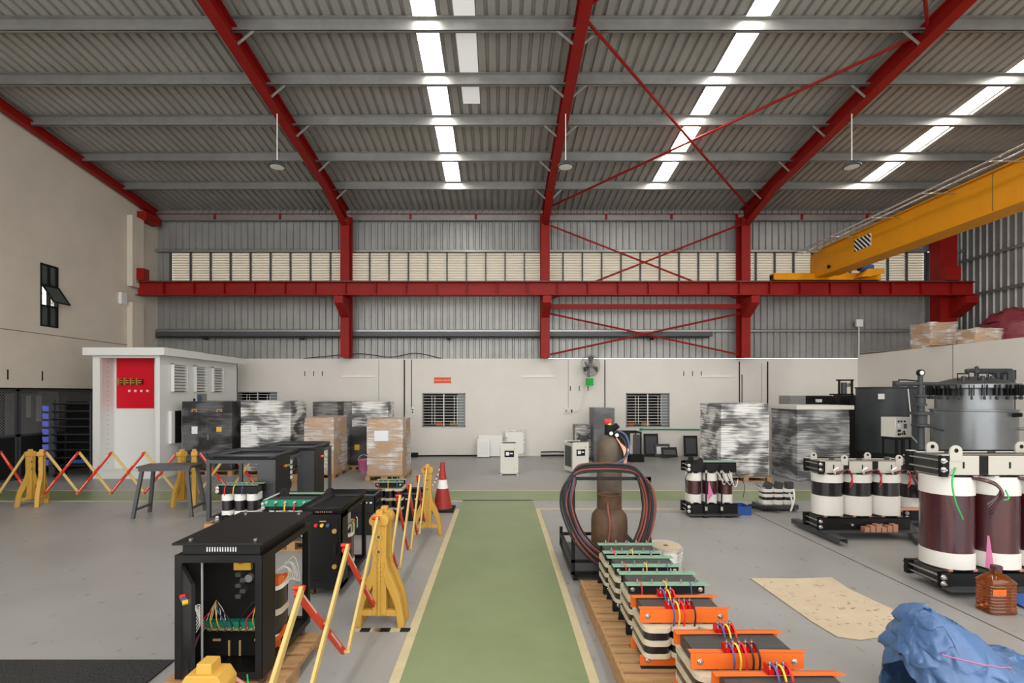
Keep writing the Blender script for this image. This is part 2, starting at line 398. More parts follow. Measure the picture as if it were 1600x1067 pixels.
# barred windows in the white wall
for k, (x0, x1, z0, z1) in enumerate(wins):
    fr = B(); fr.box(x0, x0+.03, D-.02, D+.18, z0, z1, 'grey'); fr.box(x1-.03, x1, D-.02, D+.18, z0, z1, 'grey')
    fr.box(x0, x1, D-.02, D+.18, z0, z0+.03, 'grey'); fr.box(x0, x1, D-.02, D+.18, z1-.03, z1, 'grey')
    fo = struct(fr.build('window_%d' % wn)); wn += 1
    g = B(); n = 12
    for i in range(1, n): g.box(x0+.03, x1-.03, D+.0, D+.012, z0+(z1-z0)*i/n-.006, z0+(z1-z0)*i/n+.006, 'lgrey')
    xm = (x0+x1)/2; g.box(xm-.014, xm+.014, D-.01, D+.015, z0+.03, z1-.03, 'lgrey')
    for t in (.22, .29, .74, .81): g.box(x0+(x1-x0)*t-.006, x0+(x1-x0)*t+.006, D+.012, D+.024, z0+.09, z1-.1, 'lgrey')
    g.build('window_grille', fo)
    s_ = B(); s_.box(x1-.24, x1-.03, D+.06, D+.08, z0+.03, z1-.03, 'fglass'); s_.build('window_shutter', fo)
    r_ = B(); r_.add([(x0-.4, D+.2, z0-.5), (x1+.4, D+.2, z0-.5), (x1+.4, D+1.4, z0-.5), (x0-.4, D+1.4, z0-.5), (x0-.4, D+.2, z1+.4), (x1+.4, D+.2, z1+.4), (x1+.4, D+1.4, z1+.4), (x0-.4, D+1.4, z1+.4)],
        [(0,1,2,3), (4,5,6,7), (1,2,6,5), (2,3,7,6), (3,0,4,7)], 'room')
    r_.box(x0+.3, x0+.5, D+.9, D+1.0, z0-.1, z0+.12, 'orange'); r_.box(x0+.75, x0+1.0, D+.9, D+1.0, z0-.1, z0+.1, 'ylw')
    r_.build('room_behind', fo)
# left wall with opening (y<12.9, z<2.03) and a window
wy0, wy1, wz0, wz1 = 11.31, 11.76, 3.46, 4.91
def wl(bb, y0, y1, z0, z1): bb.box(XL-.2, XL, y0, y1, z0, z1, 'lwall')
b = B(); wl(b, 12.95, D+.3, 0, 2.03)
for (y0, y1) in ((YB, wy0), (wy1, D+.3)): wl(b, y0, y1, 2.03, wz1)
wl(b, wy0, wy1, 2.03, wz0)
b.prism([(YB, wz1), (D+.3, wz1), (D+.3, zroof(D+.3)), (YB, zroof(YB))], XL-.2, XL, 'x', 'lwall')
b.box(XL, -10.4, 13.95, 14.4, 0, 4.5, 'lwall'); b.box(XL, -10.4, 13.95, 14.4, 4.95, zp(14.1)-.5, 'lwall')
b.box(XL-.01, XL+.003, YB, 13.95, 3.27, 3.285, 'stain')
for yy in (10.55, 11.35): b.box(XL, XL+.004, yy, yy+.03, 2.2, 2.42, 'matt')
struct(b.build('wall_left'))
# window on the left wall, middle sash open
fr = B(); 
for z in (wz0, wz0+.47, wz0+.95, wz1-.03): fr.box(XL-.06, XL+.02, wy0, wy1, z, z+.03, 'matt')
for y in (wy0, (wy0+wy1)/2-.012, wy1-.03): fr.box(XL-.06, XL+.02, y, y+.03, wz0, wz1, 'matt')
fo = struct(fr.build('window_%d' % wn)); wn += 1
g = B(); g.box(XL-.04, XL-.03, wy0, wy1, wz0, wz0+.48, 'glass'); g.box(XL-.04, XL-.03, wy0, wy1, wz0+.95, wz1, 'glass'); g.build('window_glass', fo)
sa = B(); a = Vector((XL+.02, 0, wz0+.95)); 
for y in (wy0+.01, wy1-.03): sa.bar((XL+.03, y+.01, wz0+.95), (XL+.3, y+.01, wz0+.55), .03, .03, 'matt', up=(1,0,0))
sa.bar((XL+.3, wy0, wz0+.55), (XL+.3, wy1, wz0+.55), .03, .03, 'matt'); sa.bar((XL+.03, wy0, wz0+.94), (XL+.03, wy1, wz0+.94), .03, .03, 'matt')
sa.add([(XL+.03, wy0, wz0+.94), (XL+.03, wy1, wz0+.94), (XL+.3, wy1, wz0+.55), (XL+.3, wy0, wz0+.55)], [(0,1,2,3)], 'glass'); sa.build('open_sash', fo)
gr = B()
for i in range(8): gr.box(XL-.12, XL-.11, wy0, wy1, wz0+.05+i*.18, wz0+.062+i*.18, 'matt')
gr.build('window_grille', fo)
# dim store room behind the mesh fence
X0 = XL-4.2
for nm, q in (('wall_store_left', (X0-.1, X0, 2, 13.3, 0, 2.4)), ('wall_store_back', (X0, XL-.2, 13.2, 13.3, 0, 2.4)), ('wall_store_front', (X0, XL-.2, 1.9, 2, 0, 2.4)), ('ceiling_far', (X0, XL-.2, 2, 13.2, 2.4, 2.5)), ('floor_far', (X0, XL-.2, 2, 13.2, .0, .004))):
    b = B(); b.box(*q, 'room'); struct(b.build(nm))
# right low wall with flat room roof, and metal right wall above
XW = 10.95
b = B(); b.box(XW, XW+.15, YB, D, 0, 3.08, 'wall'); 
for y in (11.9, 9.2, 6.5): b.box(XW-.004, XW, y, y+.02, 0, 3.08, 'grey')
for z in (2.1,): b.box(XW-.005, XW, 10.45, 10.55, z+.1, z+.3, 'matt')
struct(b.build('wall_right'))
b = B(); b.box(XW+.15, XR+.2, YB, D+.1, 2.93, 3.08, 'wall'); struct(b.build('ceiling_low'))
bb = B(); y = YB; xs = []
while y < D+.2:
    for dy, hh in ((0,0),(.13,0),(.15,.035),(.18,.035)): xs.append((y+dy, hh))
    y += .2
for i in range(len(xs)-1):
    (a, ha), (c, hc) = xs[i], xs[i+1]
    bb.add([(XR-ha, a, 3.08), (XR-hc, c, 3.08), (XR-hc, c, zroof(c)), (XR-ha, a, zroof(a))], [(0,1,2,3)], 'galv')
struct(bb.build('wall_right_high'))

# ------------------------------------------------------------------ steel frame
COLX = [-4.6, 1.35, 7.3, 13.3]
def rb(y): return 7.17+.1246*(14.25-y)      # rafter underside
def ibeam(bb, a, c, w_, h, t=.014, mat='red', up=(0,0,1)):
    a = Vector(a); c = Vector(c); d = (c-a).normalized(); u = Vector(up); sd = d.cross(u).normalized(); u = sd.cross(d).normalized()
    bb.bar(a-u*(h/2-t/2), c-u*(h/2-t/2), w_, t, mat, up=u); bb.bar(a+u*(h/2-t/2), c+u*(h/2-t/2), w_, t, mat, up=u)
    bb.bar(a, c, t, h-2*t, mat, up=u)
cn = ['left red steel column rising from the white wall beside the dark cable tray end', 'middle red steel column above the wall fan', 'red steel column right of the crossed bracing, before the crane', 'wide red steel column in the far right corner']
rn = ['red sloping rafter over the left column', 'red sloping rafter over the middle column', 'red sloping rafter on the right carrying the braces', 'red sloping rafter hidden beyond the yellow crane']
for i, x in enumerate(COLX):
    c = T('steel_column', cn[i], 'column', (x, 0, WT), 0, 'red columns along the back wall')
    wd = .26 if i < 3 else .5
    bb = B(); z1 = 7.15-WT
    bb.box(-wd/2, wd/2, 14.6, 14.62, 0, z1, 'red'); bb.box(-wd/2, wd/2, 14.94, 14.96, 0, z1+.1, 'red'); bb.box(-.01, .01, 14.62, 14.94, 0, z1, 'red')
    if i == 3: bb.box(-wd/2, -wd/2+.02, 14.62, 14.94, 0, z1, 'red')
    bb.build('shaft', c)
    bb = B(); zt = 4.7-WT
    bb.prism([(14.6, zt), (14.05, zt), (14.05, zt-.2), (14.6, zt-.55)], -.12 if i < 3 else 0, .12 if i < 3 else .35, 'x', 'red'); bb.build('corbel', c)
    if i < 3:
        bb = B(); bb.box(-.09, -.07, 14.55, 14.6, z1-.28, z1-.25, 'steel')
        for sx in (-.06, .06):
            for zz in (-.12, -.2): bb.cyl((sx, 14.6, z1+zz), (sx, 14.58, z1+zz), .018, n=6, mat='steel')
        bb.build_each('bolt', c)
    r = T('roof_rafter', rn[i], 'rafter', (x, 0, 0), 0, 'red roof rafters')
    bb = B(); h = .3; ibeam(bb, (0, 14.75, rb(14.75)+h/2), (0, -2.9, rb(-2.9)+h/2+.0), .2, h); bb.build('rafter_beam', r); bb = B()
    bb.prism([(14.9, 7.1), (14.6, 6.88), (13.3, rb(13.3)), (14.9, rb(14.9)+.1)], -.007, .007, 'x', 'red')
    bb.bar((0, 14.62, 6.88), (0, 13.2, rb(13.2)), .2, .014, 'red'); bb.build('haunch', r)
r = T('roof_rafter', 'thin red gable rafter running down the left wall', 'rafter', (-10.38, 0, 0))
bb = B(); ibeam(bb, (0, 14.9, rb(14.9)+.24), (0, -2.9, rb(-2.9)+.24), .14, .2); bb.build('rafter_beam', r)
bb = B(); bb.box(-.15, .12, 14.3, 14.9, 6.95, 7.2, 'red'); bb.build('end_bracket', r)

PY = [.9, .812, .723, .643, .56, .475, .39, .3, .21, .12]
for i, t in enumerate(PY):
    y = D*t; z = zp(y); p = B()
    p.box(XL+.05, XR, y, y+.008, z, z+.2, 'purlin'); p.box(XL+.05, XR, y, y+.07, z, z+.008, 'purlin'); p.box(XL+.05, XR, y-.07, y, z+.19, z+.198, 'purlin')
    p.box(XL+.05, XR, y+.062, y+.07, z, z+.03, 'purlin')
    tag(p.build('roof_purlin'), 'galvanised roof purlin, %s' % ('the one nearest the back wall' if i == 0 else ORD[i]+' counted from the back wall'), 'purlin', 'galvanised roof purlins')
    for j, x in enumerate(COLX[:3]):
        if i > 5: break
        for sx in ((1,) if j == 0 else (-1, 1) if j == 1 else (-1,)):
            a = (x+sx*.09, y+.03, rb(y)+.02); c = (x+sx*.36, y+.03, z+.01)
            bb = B(); bb.bar(a, c, .05, .006, 'purlin', up=(0,1,0)); bb.bar(a, c, .006, .05, 'purlin', up=(0,1,0))
            tag(bb.build('fly_brace'), 'short brace from the %s rafter to the %s purlin from the back%s' % (['left', 'middle', 'right'][j], ['first', 'second', 'third', 'fourth', 'fifth', 'sixth'][i], '' if j != 1 else (', left side' if sx < 0 else ', right side')), 'brace', 'short rafter braces')
p = B(); p.box(XL+.05, XR, D-.1, D-.02, ZE-.17, ZE-.02, 'purlin'); 
tag(p.build('eave_beam'), 'galvanised eave beam running where roof meets the back cladding', 'beam')
p = B(); p.box(XL+.05, XR, D-.15, D-.12, ZE-.01, ZE+.01, 'red')
x = XL+1.9
while x < XR: p.box(x-.03, x+.03, D-.15, D-.11, ZE-.16, ZE, 'red'); x += 1.98
tag(p.build('eave_angle'), 'thin red angle with cleats along the roof eave', 'angle')
for z, nm in ((z_l1+.03, 'galvanised wall rail above the louvre band'), (fz(516, DC), 'galvanised wall rail above the dark cable tray')):
    p = B(); p.box(XL+.03, XR, D-.03, D+.07, z, z+.012, 'purlin'); p.box(XL+.03, XR, D-.03, D-.02, z-.06, z+.012, 'purlin'); tag(p.build('wall_rail'), nm, 'rail')
for z, nm in ((5.95, 'upper'), (4.87, 'middle'), (3.75, 'lower')):
    p = B(); p.box(XR-.1, XR-.035, 3, D, z, z+.012, 'purlin'); p.box(XR-.1, XR-.09, 3, D, z-.06, z+.012, 'purlin'); tag(p.build('wall_rail'), '%s galvanised rail along the right metal cladding' % nm, 'rail')

# crossed bracing
def rod(a, c, lab, r=.028):
    bb = B(); bb.tube([a, c], r, 8, 'red'); tag(bb.build('bracing_rod'), lab, 'brace', 'red bracing rods')
xa, xb, yb = 1.5, 7.17, 14.75
def zz(py): return fz(py, yb)
rod((xa, yb, zz(352)), (xb, yb, zz(468)), 'red rod falling left to right across the louvres')
rod((xa, yb-.06, zz(468)), (xb, yb-.06, zz(352)), 'red rod rising left to right across the louvres')
rod((xa, yb, zz(490)), (xb, yb, zz(554)), 'red rod falling left to right below the crane beam')
rod((xa, yb-.06, zz(554)), (xb, yb-.06, zz(490)), 'red rod rising left to right below the crane beam')
bb = B(); bb.box(xa, xb, yb-.1, yb-.02, zz(483), zz(476), 'red'); tag(bb.build('bracing_strut'), 'level red strut under the crane beam between two columns', 'strut')
def zr(y): return rb(y)+.18
rod((1.45, 8.2, zr(8.2)), (7.2, 14.3, zr(14.3)-.03), 'red roof rod running from the middle rafter to the right column top')
rod((1.45, 14.4, zr(14.4)+.02), (7.2, 8.6, zr(8.6)+.05), 'red roof rod running from the middle column top to the right rafter')
rod((1.45, 7.9, zr(7.9)), (7.2, 2.2, zr(2.2)), 'red roof rod leaving the frame at the top from the middle rafter')
rod((1.45, 2.2, zr(2.2)+.06), (7.2, 8.3, zr(8.3)), 'red roof rod leaving the frame at the top from the right rafter')

# crane runway beam
YG = 14.22; zt, zb = fz(441, YG), fz(462, YG)
g = T('crane_rail_beam', 'long red crane runway beam crossing the whole back wall', 'beam', (0, YG, 0))
bb = B(); ibeam(bb, (XL+.12, 0, (zt+zb)/2), (13.65, 0, (zt+zb)/2), .26, zt-zb, .02); bb.build('beam', g)
x = XL+.9; k = 0
while x < 13.5:
    bb = B(); bb.box(x-.008, x+.008, -.12, -.01, zb+.02, zt-.02, 'red'); bb.build('stiffener', g); x += .87
bb = B(); bb.box(XL+.12, 13.65, -.03, .03, zt, zt+.04, 'dark'); bb.build('rail', g)
bb = B(); bb.box(-.14, .14, -.12, .12, 0, .34, 'red'); tag(bb.build('end_stop', loc=(-10.34, YG, zt+.04)), 'red end stop block on the left end of the crane beam', 'stop')
bb = B(); bb.box(-.2, .2, -.12, .12, 0, .4, 'red'); tag(bb.build('end_stop', loc=(13.0, YG, zt+.04)), 'red end stop block on the right end of the crane beam', 'stop')
# overhead crane
c = T('overhead_crane', 'yellow overhead travelling crane girder with hazard plate at the upper right', 'crane', (9, YG, zt+.04))
Z0 = -(zt+.04)
bb = B(); y1, y0 = -.1, -YG-2.0
gz0, gz1 = 5.22, 5.95
bb.box(0.02, .4, y0, y1-.35, gz0+Z0, gz1+Z0, 'yel'); bb.box(-.03, .46, y0, y1-.35, gz0+Z0-.02, gz0+Z0+.006, 'yel'); bb.box(-.03, .46, y0, y1-.35, gz1+Z0-.006, gz1+Z0+.018, 'yel')
bb.prism([(y1-.35, gz0+Z0), (y1+.2, gz0+Z0), (y1+.2, gz1+Z0-.12), (y1, gz1+Z0), (y1-.35, gz1+Z0)], .02, .4, 'x', 'yel')
bb.build('girder', c)
bb = B(); bb.box(-1.15, 1.9, -.12, .12, 0, .2, 'yel'); bb.box(-1.15, 1.9, -.14, .14, -.0, .02, 'yel')
for x in (-1.15, 1.9): bb.box(x-.03, x+.03, -.07, .07, .04, .16, 'matt')
bb.build('end_truck', c)
bb = B(); bb.prism([(1.1, .02), (1.35, .02), (1.75, .12), (1.75, .24), (1.3, .24)], -.45, -.12, 'y', 'yel'); bb.build('drive_bracket', c)
bb = B(); bb.cyl((1.15, -.3, .3), (1.5, -.3, .3), .1, mat='blue'); bb.cyl((.95, -.3, .3), (1.15, -.3, .3), .06, mat='matt'); bb.build('drive_motor', c)
pl = B(); pl.box(.005, .02, -2.25, -1.7, 5.5+Z0, 5.8+Z0, 'white'); po = pl.build('hazard_plate', c)
st = B(); L, H = .55, .3
for k in range(-2, 6):
    a = -2.25+k*.12; poly = []
    for (yy, zz_) in ((a, 0), (a+.06, 0), (a+.06+H, H), (a+H, H)): poly.append((yy, zz_))
    # clip stripe to the plate
    def clip(P, f, g_):
        out = []
        for i in range(len(P)):
            p, q = P[i], P[(i+1) % len(P)]; fp, fq = f(p), f(q)
            if fp >= 0: out.append(p)
            if fp*fq < 0: t = fp/(fp-fq); out.append((p[0]+(q[0]-p[0])*t, p[1]+(q[1]-p[1])*t))
        return out
    poly = clip(poly, lambda p: p[0]+2.25, 0); poly = clip(poly, lambda p: -1.7-p[0], 0) if poly else poly
    if len(poly) > 2: st.prism([(p[0], p[1]+5.5+Z0) for p in poly], .001, .006, 'x', 'matt')
st.build('stripes', po)
bb = B()
for x, z in ((-.5, 5.94), (-.38, 5.9)): bb.tube([(x, -.15, z+Z0), (x, -YG-1, z+Z0)], .018, 6, 'steel')
y = -.4
while y > -14: bb.box(-.62, .05, y-.015, y+.015, 5.86+Z0, 5.88+Z0, 'steel'); y -= 1.35
bb.build('festoon_rails', c)
bb = B(); bb.cyl((.0, -.75, gz0+Z0+.15), (-.03, -.75, gz0+Z0+.15), .05, mat='matt'); bb.build('access_hole', c)
for yy in (-5.2, -9.5):
    bb = B(); bb.box(.012, .02, yy-.006, yy, gz0+Z0+.01, gz1+Z0-.01, 'stain'); bb.build('seam', c)

# high bay lamps on rods
for x, nm in ((-4.6, 'left'), (1.36, 'middle'), (7.27, 'right')):
    y = 10.18; zt_ = rb(y); l = T('high_bay_lamp', 'round high bay lamp hanging on a rod from the %s rafter' % nm, 'lamp', (x, y, 6.58), 0, 'high bay lamps')
    bb = B(); bb.lathe([(.001, .1), (.05, .1), (.06, .07), (.15, .05), (.165, .03), (.165, 0), (.14, -.005)], mat='tankd', n=28)
    for k in range(14): t = 2*PI*k/14; bb.box(.06, .14, -.003, .003, .04, .085, 'tankd', R=Matrix.Rotation(t, 3, 'Z'))
    bb.build('housing', l)
    bb = B(); bb.lathe([(.14, -.004), (.1, -.008), (.001, -.008)], mat='lampw', n=28); bb.build('lens', l)
    bb = B(); bb.tube([(0, 0, .1), (0, 0, zt_-6.58)], .011, 8, 'white'); bb.box(-.03, .03, -.03, .03, .09, .13, 'tankd'); bb.build('rod', l)

# ------------------------------------------------------------------ things on the back wall
def thing(bb, name, label, cat, group=None, loc=None): return tag(bb.build(name, loc=loc), label, cat, group)
bb = B(); z = fz(519, 14.9); bb.box(XL+.1, fx(1115, 14.9), 14.965, 15.1, z-.11, z+.03, 'dark'); bb.box(XL+.1, fx(1110, 14.9), 14.965, 14.985, z-.17, z-.13, 'cable')
for px in (318, 470, 700, 1020): 
    xx = fx(px, 14.9); bb.box(xx-.05, xx+.05, 14.97, 15.05, z-.22, z-.1, 'matt')
thing(bb, 'cable_tray', 'dark cable tray and conductor rail along the back cladding', 'cable tray')
s = T('wall_sign', 'small red sign with white lettering above the left barred window', 'sign', (fx(691.5, D), D-.02, fz(594, D)))
bb = B(); bb.box(-.26, .26, 0, .015, -.085, .085, 'sgn'); bb.build('sign_plate', s)
cu = bpy.data.curves.new('t', 'FONT'); cu.body = 'Production Assembly'; cu.size = .062; cu.align_x = 'CENTER'; cu.align_y = 'CENTER'; cu.extrude = .001
to = bpy.data.objects.new('t', cu); COL.objects.link(to); bpy.context.view_layer.update()
me = bpy.data.meshes.new_from_object(to); bpy.data.objects.remove(to); me.materials.clear(); me.materials.append(M['white'])
lt = bpy.data.objects.new('lettering', me); COL.objects.link(lt); lt.parent = s; lt.rotation_euler = (PI/2, 0, 0); lt.location = (0, -.004, 0)

f = T('wall_fan', 'grey caged wall fan with a green control box above the socket', 'fan', (fx(923, D-.35), D-.35, fz(571, D-.35)), .35)
bb = B()
for ry, rr in ((-.1, .12), (-.13, .06), (-.06, .22), (-.02, .3), (.02, .33), (.07, .3)): bb.tube([(rr*math.cos(t*PI/18), ry, rr*math.sin(t*PI/18)) for t in range(36)], .005, 5, 'grey', closed=True)
for k in range(24):
    t = k*PI/12; c_, s_ = math.cos(t), math.sin(t); bb.tube([(r_*c_, y_, r_*s_) for r_, y_ in ((.04, -.13), (.22, -.06), (.33, .02), (.2, .09))], .0025, 4, 'grey')
bb.build('cage', f)
bb = B()
for k in range(3):
    R = Matrix.Rotation(k*2*PI/3+.5, 3, 'Y'); bb.add([(.04, -.03, -.03), (.27, -.035, -.09), (.29, 0, 0), (.25, .03, .08), (.04, .02, .03)], [(0,1,2,3,4)], 'tankd', R=R)
bb.build('blades', f)
bb = B(); bb.cyl((0, -.05, 0), (0, .16, 0), .06, mat='grey'); bb.build('motor', f)
bb = B(); bb.box(-.03, .03, .1, .16, -.35, .05, 'grey'); bb.bar((0, .13, -.1), (.0, .33, .12), .04, .04, 'grey'); bb.bar((-.05, .12, .0), (.25, .3, .3), .03, .03, 'grey'); bb.build('bracket', f)
bb = B(); bb.box(-.1, .1, .02, .12, -.6, -.38, 'fangreen'); bb.build('control_box', f)
bb = B(); bb.box(-.13, .13, -.03, .0, -.065, .065, 'cream'); bb.box(-.09, -.04, -.034, -.03, -.03, .03, 'grey'); bb.box(.08, .12, -.034, -.03, -.04, .04, 'matt')
thing(bb, 'socket_box', 'beige socket box with a cable looping up to the fan', 'socket', loc=(fx(888, D), D, fz(642, D)))
bb = B(); bb.tube(spl([(fx(897, D), D-.03, fz(643, D)), (fx(905, D), D-.05, fz(640, D)), (fx(911, D), D-.08, fz(625, D)), (fx(916, D), D-.15, fz(604, D))]), .008, 6, 'white'); thing(bb, 'fan_cable', 'thin pale cable curving from the socket box to the fan', 'cable')
for px, y0, y1, r_, mt, lb in ((632, 562, 712, .018, 'matt', 'dark conduit running from wall top to floor left of the left barred window'), (643, 562, 640, .012, 'cable', 'thin black cable dropping to a double socket'),
    (592, 562, 628, .006, 'grey', 'thin grey cable above the silver wrapped cabinet'), (888, 562, 637, .006, 'grey', 'thin cable dropping to the socket box'), (945, 562, 645, .014, 'matt', 'dark conduit right of the wall fan'),
    (1155, 565, 650, .016, 'matt', 'left dark conduit behind the wrapped pallet cabinet'), (1159, 585, 650, .012, 'matt', 'short dark conduit close beside a longer one'), (1190, 568, 650, .006, 'grey', 'thin grey cable between two dark conduits'), (1199, 565, 650, .018, 'matt', 'right dark conduit behind the wrapped pallet cabinet')):
    bb = B(); x = fx(px, D); bb.tube([(x, D-r_, max(0, fz(y1, D))), (x, D-r_, fz(y0, D))], r_, 8, mt); thing(bb, 'conduit', lb, 'conduit')
bb = B(); bb.box(-.04, .04, -.03, 0, -.12, .12, 'white'); bb.box(-.02, .02, -.034, -.03, .02, .06, 'matt'); bb.box(-.02, .02, -.034, -.03, -.06, -.02, 'matt'); thing(bb, 'wall_socket', 'white double wall socket left of the barred window', 'socket', loc=(fx(645, D), D, fz(642, D)))
for px, lb in ((560, 'above the wrapped cartons'), (840, 'between the barred windows'), (1120, 'above the wrapped pallet cabinet')):
    bb = B(); bb.box(-.5, .5, -.03, 0, -.025, .025, 'white'); bb.box(-.02, .02, -.035, 0, -.02, .06, 'white'); thing(bb, 'tube_light', 'unlit white tube light on the white wall %s' % lb, 'light', 'wall tube lights', (fx(px, D), D, fz(588, D)))
for px in (490, 1082, 905):
    pys = 585 if px != 905 else 608
    lb = {490: 'three dark wall slots left of the left column', 1082: 'three dark wall slots below the crossed bracing', 905: 'three dark wall slots under the wall fan'}[px]
    t_ = T('slot_marks', lb, 'wall slots', (fx(px, D), D, fz(pys, D)), 0, 'dark slots in the white wall')
    for k in (-.27, 0, .27): bb = B(); bb.box(k-.012, k+.012, -.004, 0, -.05, .1, 'matt'); bb.build('slot', t_)
bb = B(); bb.tube([(fx(1002, 14.95), D-.022, fz(671, 14.95)), (fx(1100, 14.95), D-.022, fz(671.5, 14.95))], .022, 10, 'dgreen'); bb.cyl((fx(1001, 14.95), D-.035, fz(671, 14.95)), (fx(1005, 14.95), D-.035, fz(671, 14.95)), .035, mat='dgreen')
thing(bb, 'green_pipe', 'level green pipe below the right barred window', 'pipe')
bb = B(); bb.tube(spl([(fx(475, D), D-.02, fz(560, D)), (fx(560, D), D-.04, fz(553, D)), (fx(610, D), D-.04, fz(558, D)), (fx(650, D), D-.04, fz(552, D)), (fx(690, D), D-.02, fz(560, D))]), .012, 6, 'cable'); thing(bb, 'loose_cable', 'loose black cable lying along the top of the white wall', 'cable')
bb = B(); x = fx(1342, D-.1); bb.tube([(x, D-.1, fz(556, D)), (x, D-.1, fz(508, D))], .016, 8, 'lgrey'); bb.box(x-.1, x+.1, D-.14, D-.08, fz(511, D), fz(500, D), 'white'); thing(bb, 'junction_box', 'pale junction box on a short conduit on the right cladding', 'junction box')
bb = B(); x = XL+.06; bb.box(-.0, .08, -.1, .1, -.16, .16, 'white'); thing(bb, 'wall_box', 'small white box on the left wall below the crane beam end', 'box', loc=(XL, 13.74, fz(466, 13.7)))
bb = B(); bb.cyl((0, 0, 0), (.22, -.15, -.03), .05, mat='white'); bb.box(-.08, .02, -.02, .1, -.02, .02, 'white'); thing(bb, 'camera', 'small white security camera above the white enclosure', 'camera', loc=(-10.4, 13.3, 2.98))
# floor cables and debris along the back wall
bb = B(); bb.tube(spl([(fx(845, 14.9), 14.93, .13), (fx(870, 14.9), 14.93, .14), (fx(890, 14.9), 14.93, .12)]), .02, 6, 'cable'); bb.tube(spl([(fx(845, 14.9), 14.9, .03), (fx(868, 14.9), 14.85, .04), (fx(892, 14.9), 14.9, .03)]), .03, 6, 'cable'); thing(bb, 'cable_bundle', 'black cables lying along the wall foot behind the hose trolley', 'cable')
bb = B(); bb.tube(spl([(fx(634, 14.7), 14.9, .03), (fx(650, 14.7), 14.8, .03), (fx(668, 14.7), 14.85, .03), (fx(745, 14.7), 14.9, .03)]), .025, 6, 'cable'); bb.box(fx(634, 14.7), fx(652, 14.7), 14.7, 14.9, 0, .12, 'matt'); thing(bb, 'cable_bundle', 'black cables at the wall foot under the left barred window', 'cable')

# ------------------------------------------------------------------ left side: enclosure and storage rack
e = T('equipment_enclosure', 'large white walk-in equipment enclosure with red front panel and louvred side', 'enclosure', (-9.09, 11.0, 0))
W_, DP, HT = 1.5, 3.25, 2.78
bb = B(); bb.box(0, W_, 0, DP, 0, .17, 'lgrey'); bb.build('plinth', e)
bb = B(); bb.box(0, .16, 0, .08, .17, HT, 'lgrey'); bb.box(W_-.1, W_, 0, .08, .17, HT, 'lgrey'); bb.box(.16, W_-.1, 0, .08, HT-.08, HT, 'lgrey'); 
bb.box(0, .03, .08, DP, .17, HT, 'lgrey'); bb.box(W_-.03, W_, .08, DP, .17, HT, 'lgrey'); bb.box(0, W_, DP-.03, DP, .17, HT, 'lgrey')
bb.box(.1, .13, .08, .45, .17, HT, 'lgrey'); bb.box(.03, W_-.03, .45, .48, .17, HT, 'lgrey')
for k in range(22): bb.box(.13, .134, .25, .27, .3+k*.11, .32+k*.11, 'grey')
bb.build('body', e)
bb = B(); bb.prism([(-.12, HT), (W_+.2, HT), (W_+.2, HT+.13), (-.12, HT+.13)], -.12, DP+.1, 'y', 'lgrey'); bb.box(-.12, W_+.2, -.13, -.12, HT-.03, HT+.14, 'lgrey'); bb.box(W_+.19, W_+.21, -.13, 1.3, HT-.03, HT+.14, 'lgrey'); bb.box(W_+.19, W_+.205, 1.3, DP+.1, HT-.03, HT+.09, 'lgrey'); bb.build('roof_canopy', e)
rp = B(); rp.box(.2, 1.06, .43, .45, 1.56, 2.72, 'sredp'); rp = rp.build('red_panel', e)
for k in range(4):
    bb = B(); x = .34+k*.14; bb.box(x-.055, x+.07, .38, .43, 2.12, 2.24, 'coilr'); bb.box(x-.06, x-.045, .36, .43, 2.1, 2.26, 'brass'); bb.box(x-.02, x+.05, .35, .38, 2.14, 2.16, 'brass'); bb.box(x-.02, x+.05, .35, .38, 2.19, 2.21, 'brass'); bb.build('busbar_clamp', rp)
    bb = B(); x = .5+k*.14; bb.box(x-.025, x+.025, .42, .43, 1.94, 1.99, 'cream'); bb.build('cover_plate', rp)
for y0, y1 in ((.36, .88), (1.2, 1.66), (1.95, 2.42)):
    lv = B(); lv.box(W_, W_+.08, y0, y0+.02, 1.95, 2.6, 'lgrey'); lv.box(W_, W_+.08, y1-.02, y1, 1.95, 2.6, 'lgrey'); lv.box(W_, W_+.09, y0, y1, 2.58, 2.6, 'lgrey'); lv.box(W_, W_+.004, y0, y1, 1.95, 2.6, 'grey')
    for k in range(9): z = 1.97+k*.07; lv.add([(W_+.005, y0, z+.06), (W_+.005, y1, z+.06), (W_+.085, y1, z), (W_+.085, y0, z), (W_+.005, y0, z+.045), (W_+.005, y1, z+.045)], [(0,1,2,3), (3,2,5,4)], 'lgrey')
    lv.build('side_louvre', e)
bb = B(); bb.box(W_, W_+.01, 1.35, 1.75, 1.6, 1.9, 'grey'); bb.box(W_+.005, W_+.02, 1.37, 1.52, 1.63, 1.86, 'rubu'); bb.box(W_, W_+.02, 1.2, 1.25, 1.6, 1.78, 'matt'); bb.build('meter_window', e)
bb = B(); bb.box(W_, W_+.06, .3, .42, .75, 1.5, 'white'); bb.box(W_, W_+.03, .44, .7, .75, 1.5, 'matt'); bb.build('side_bracket', e)

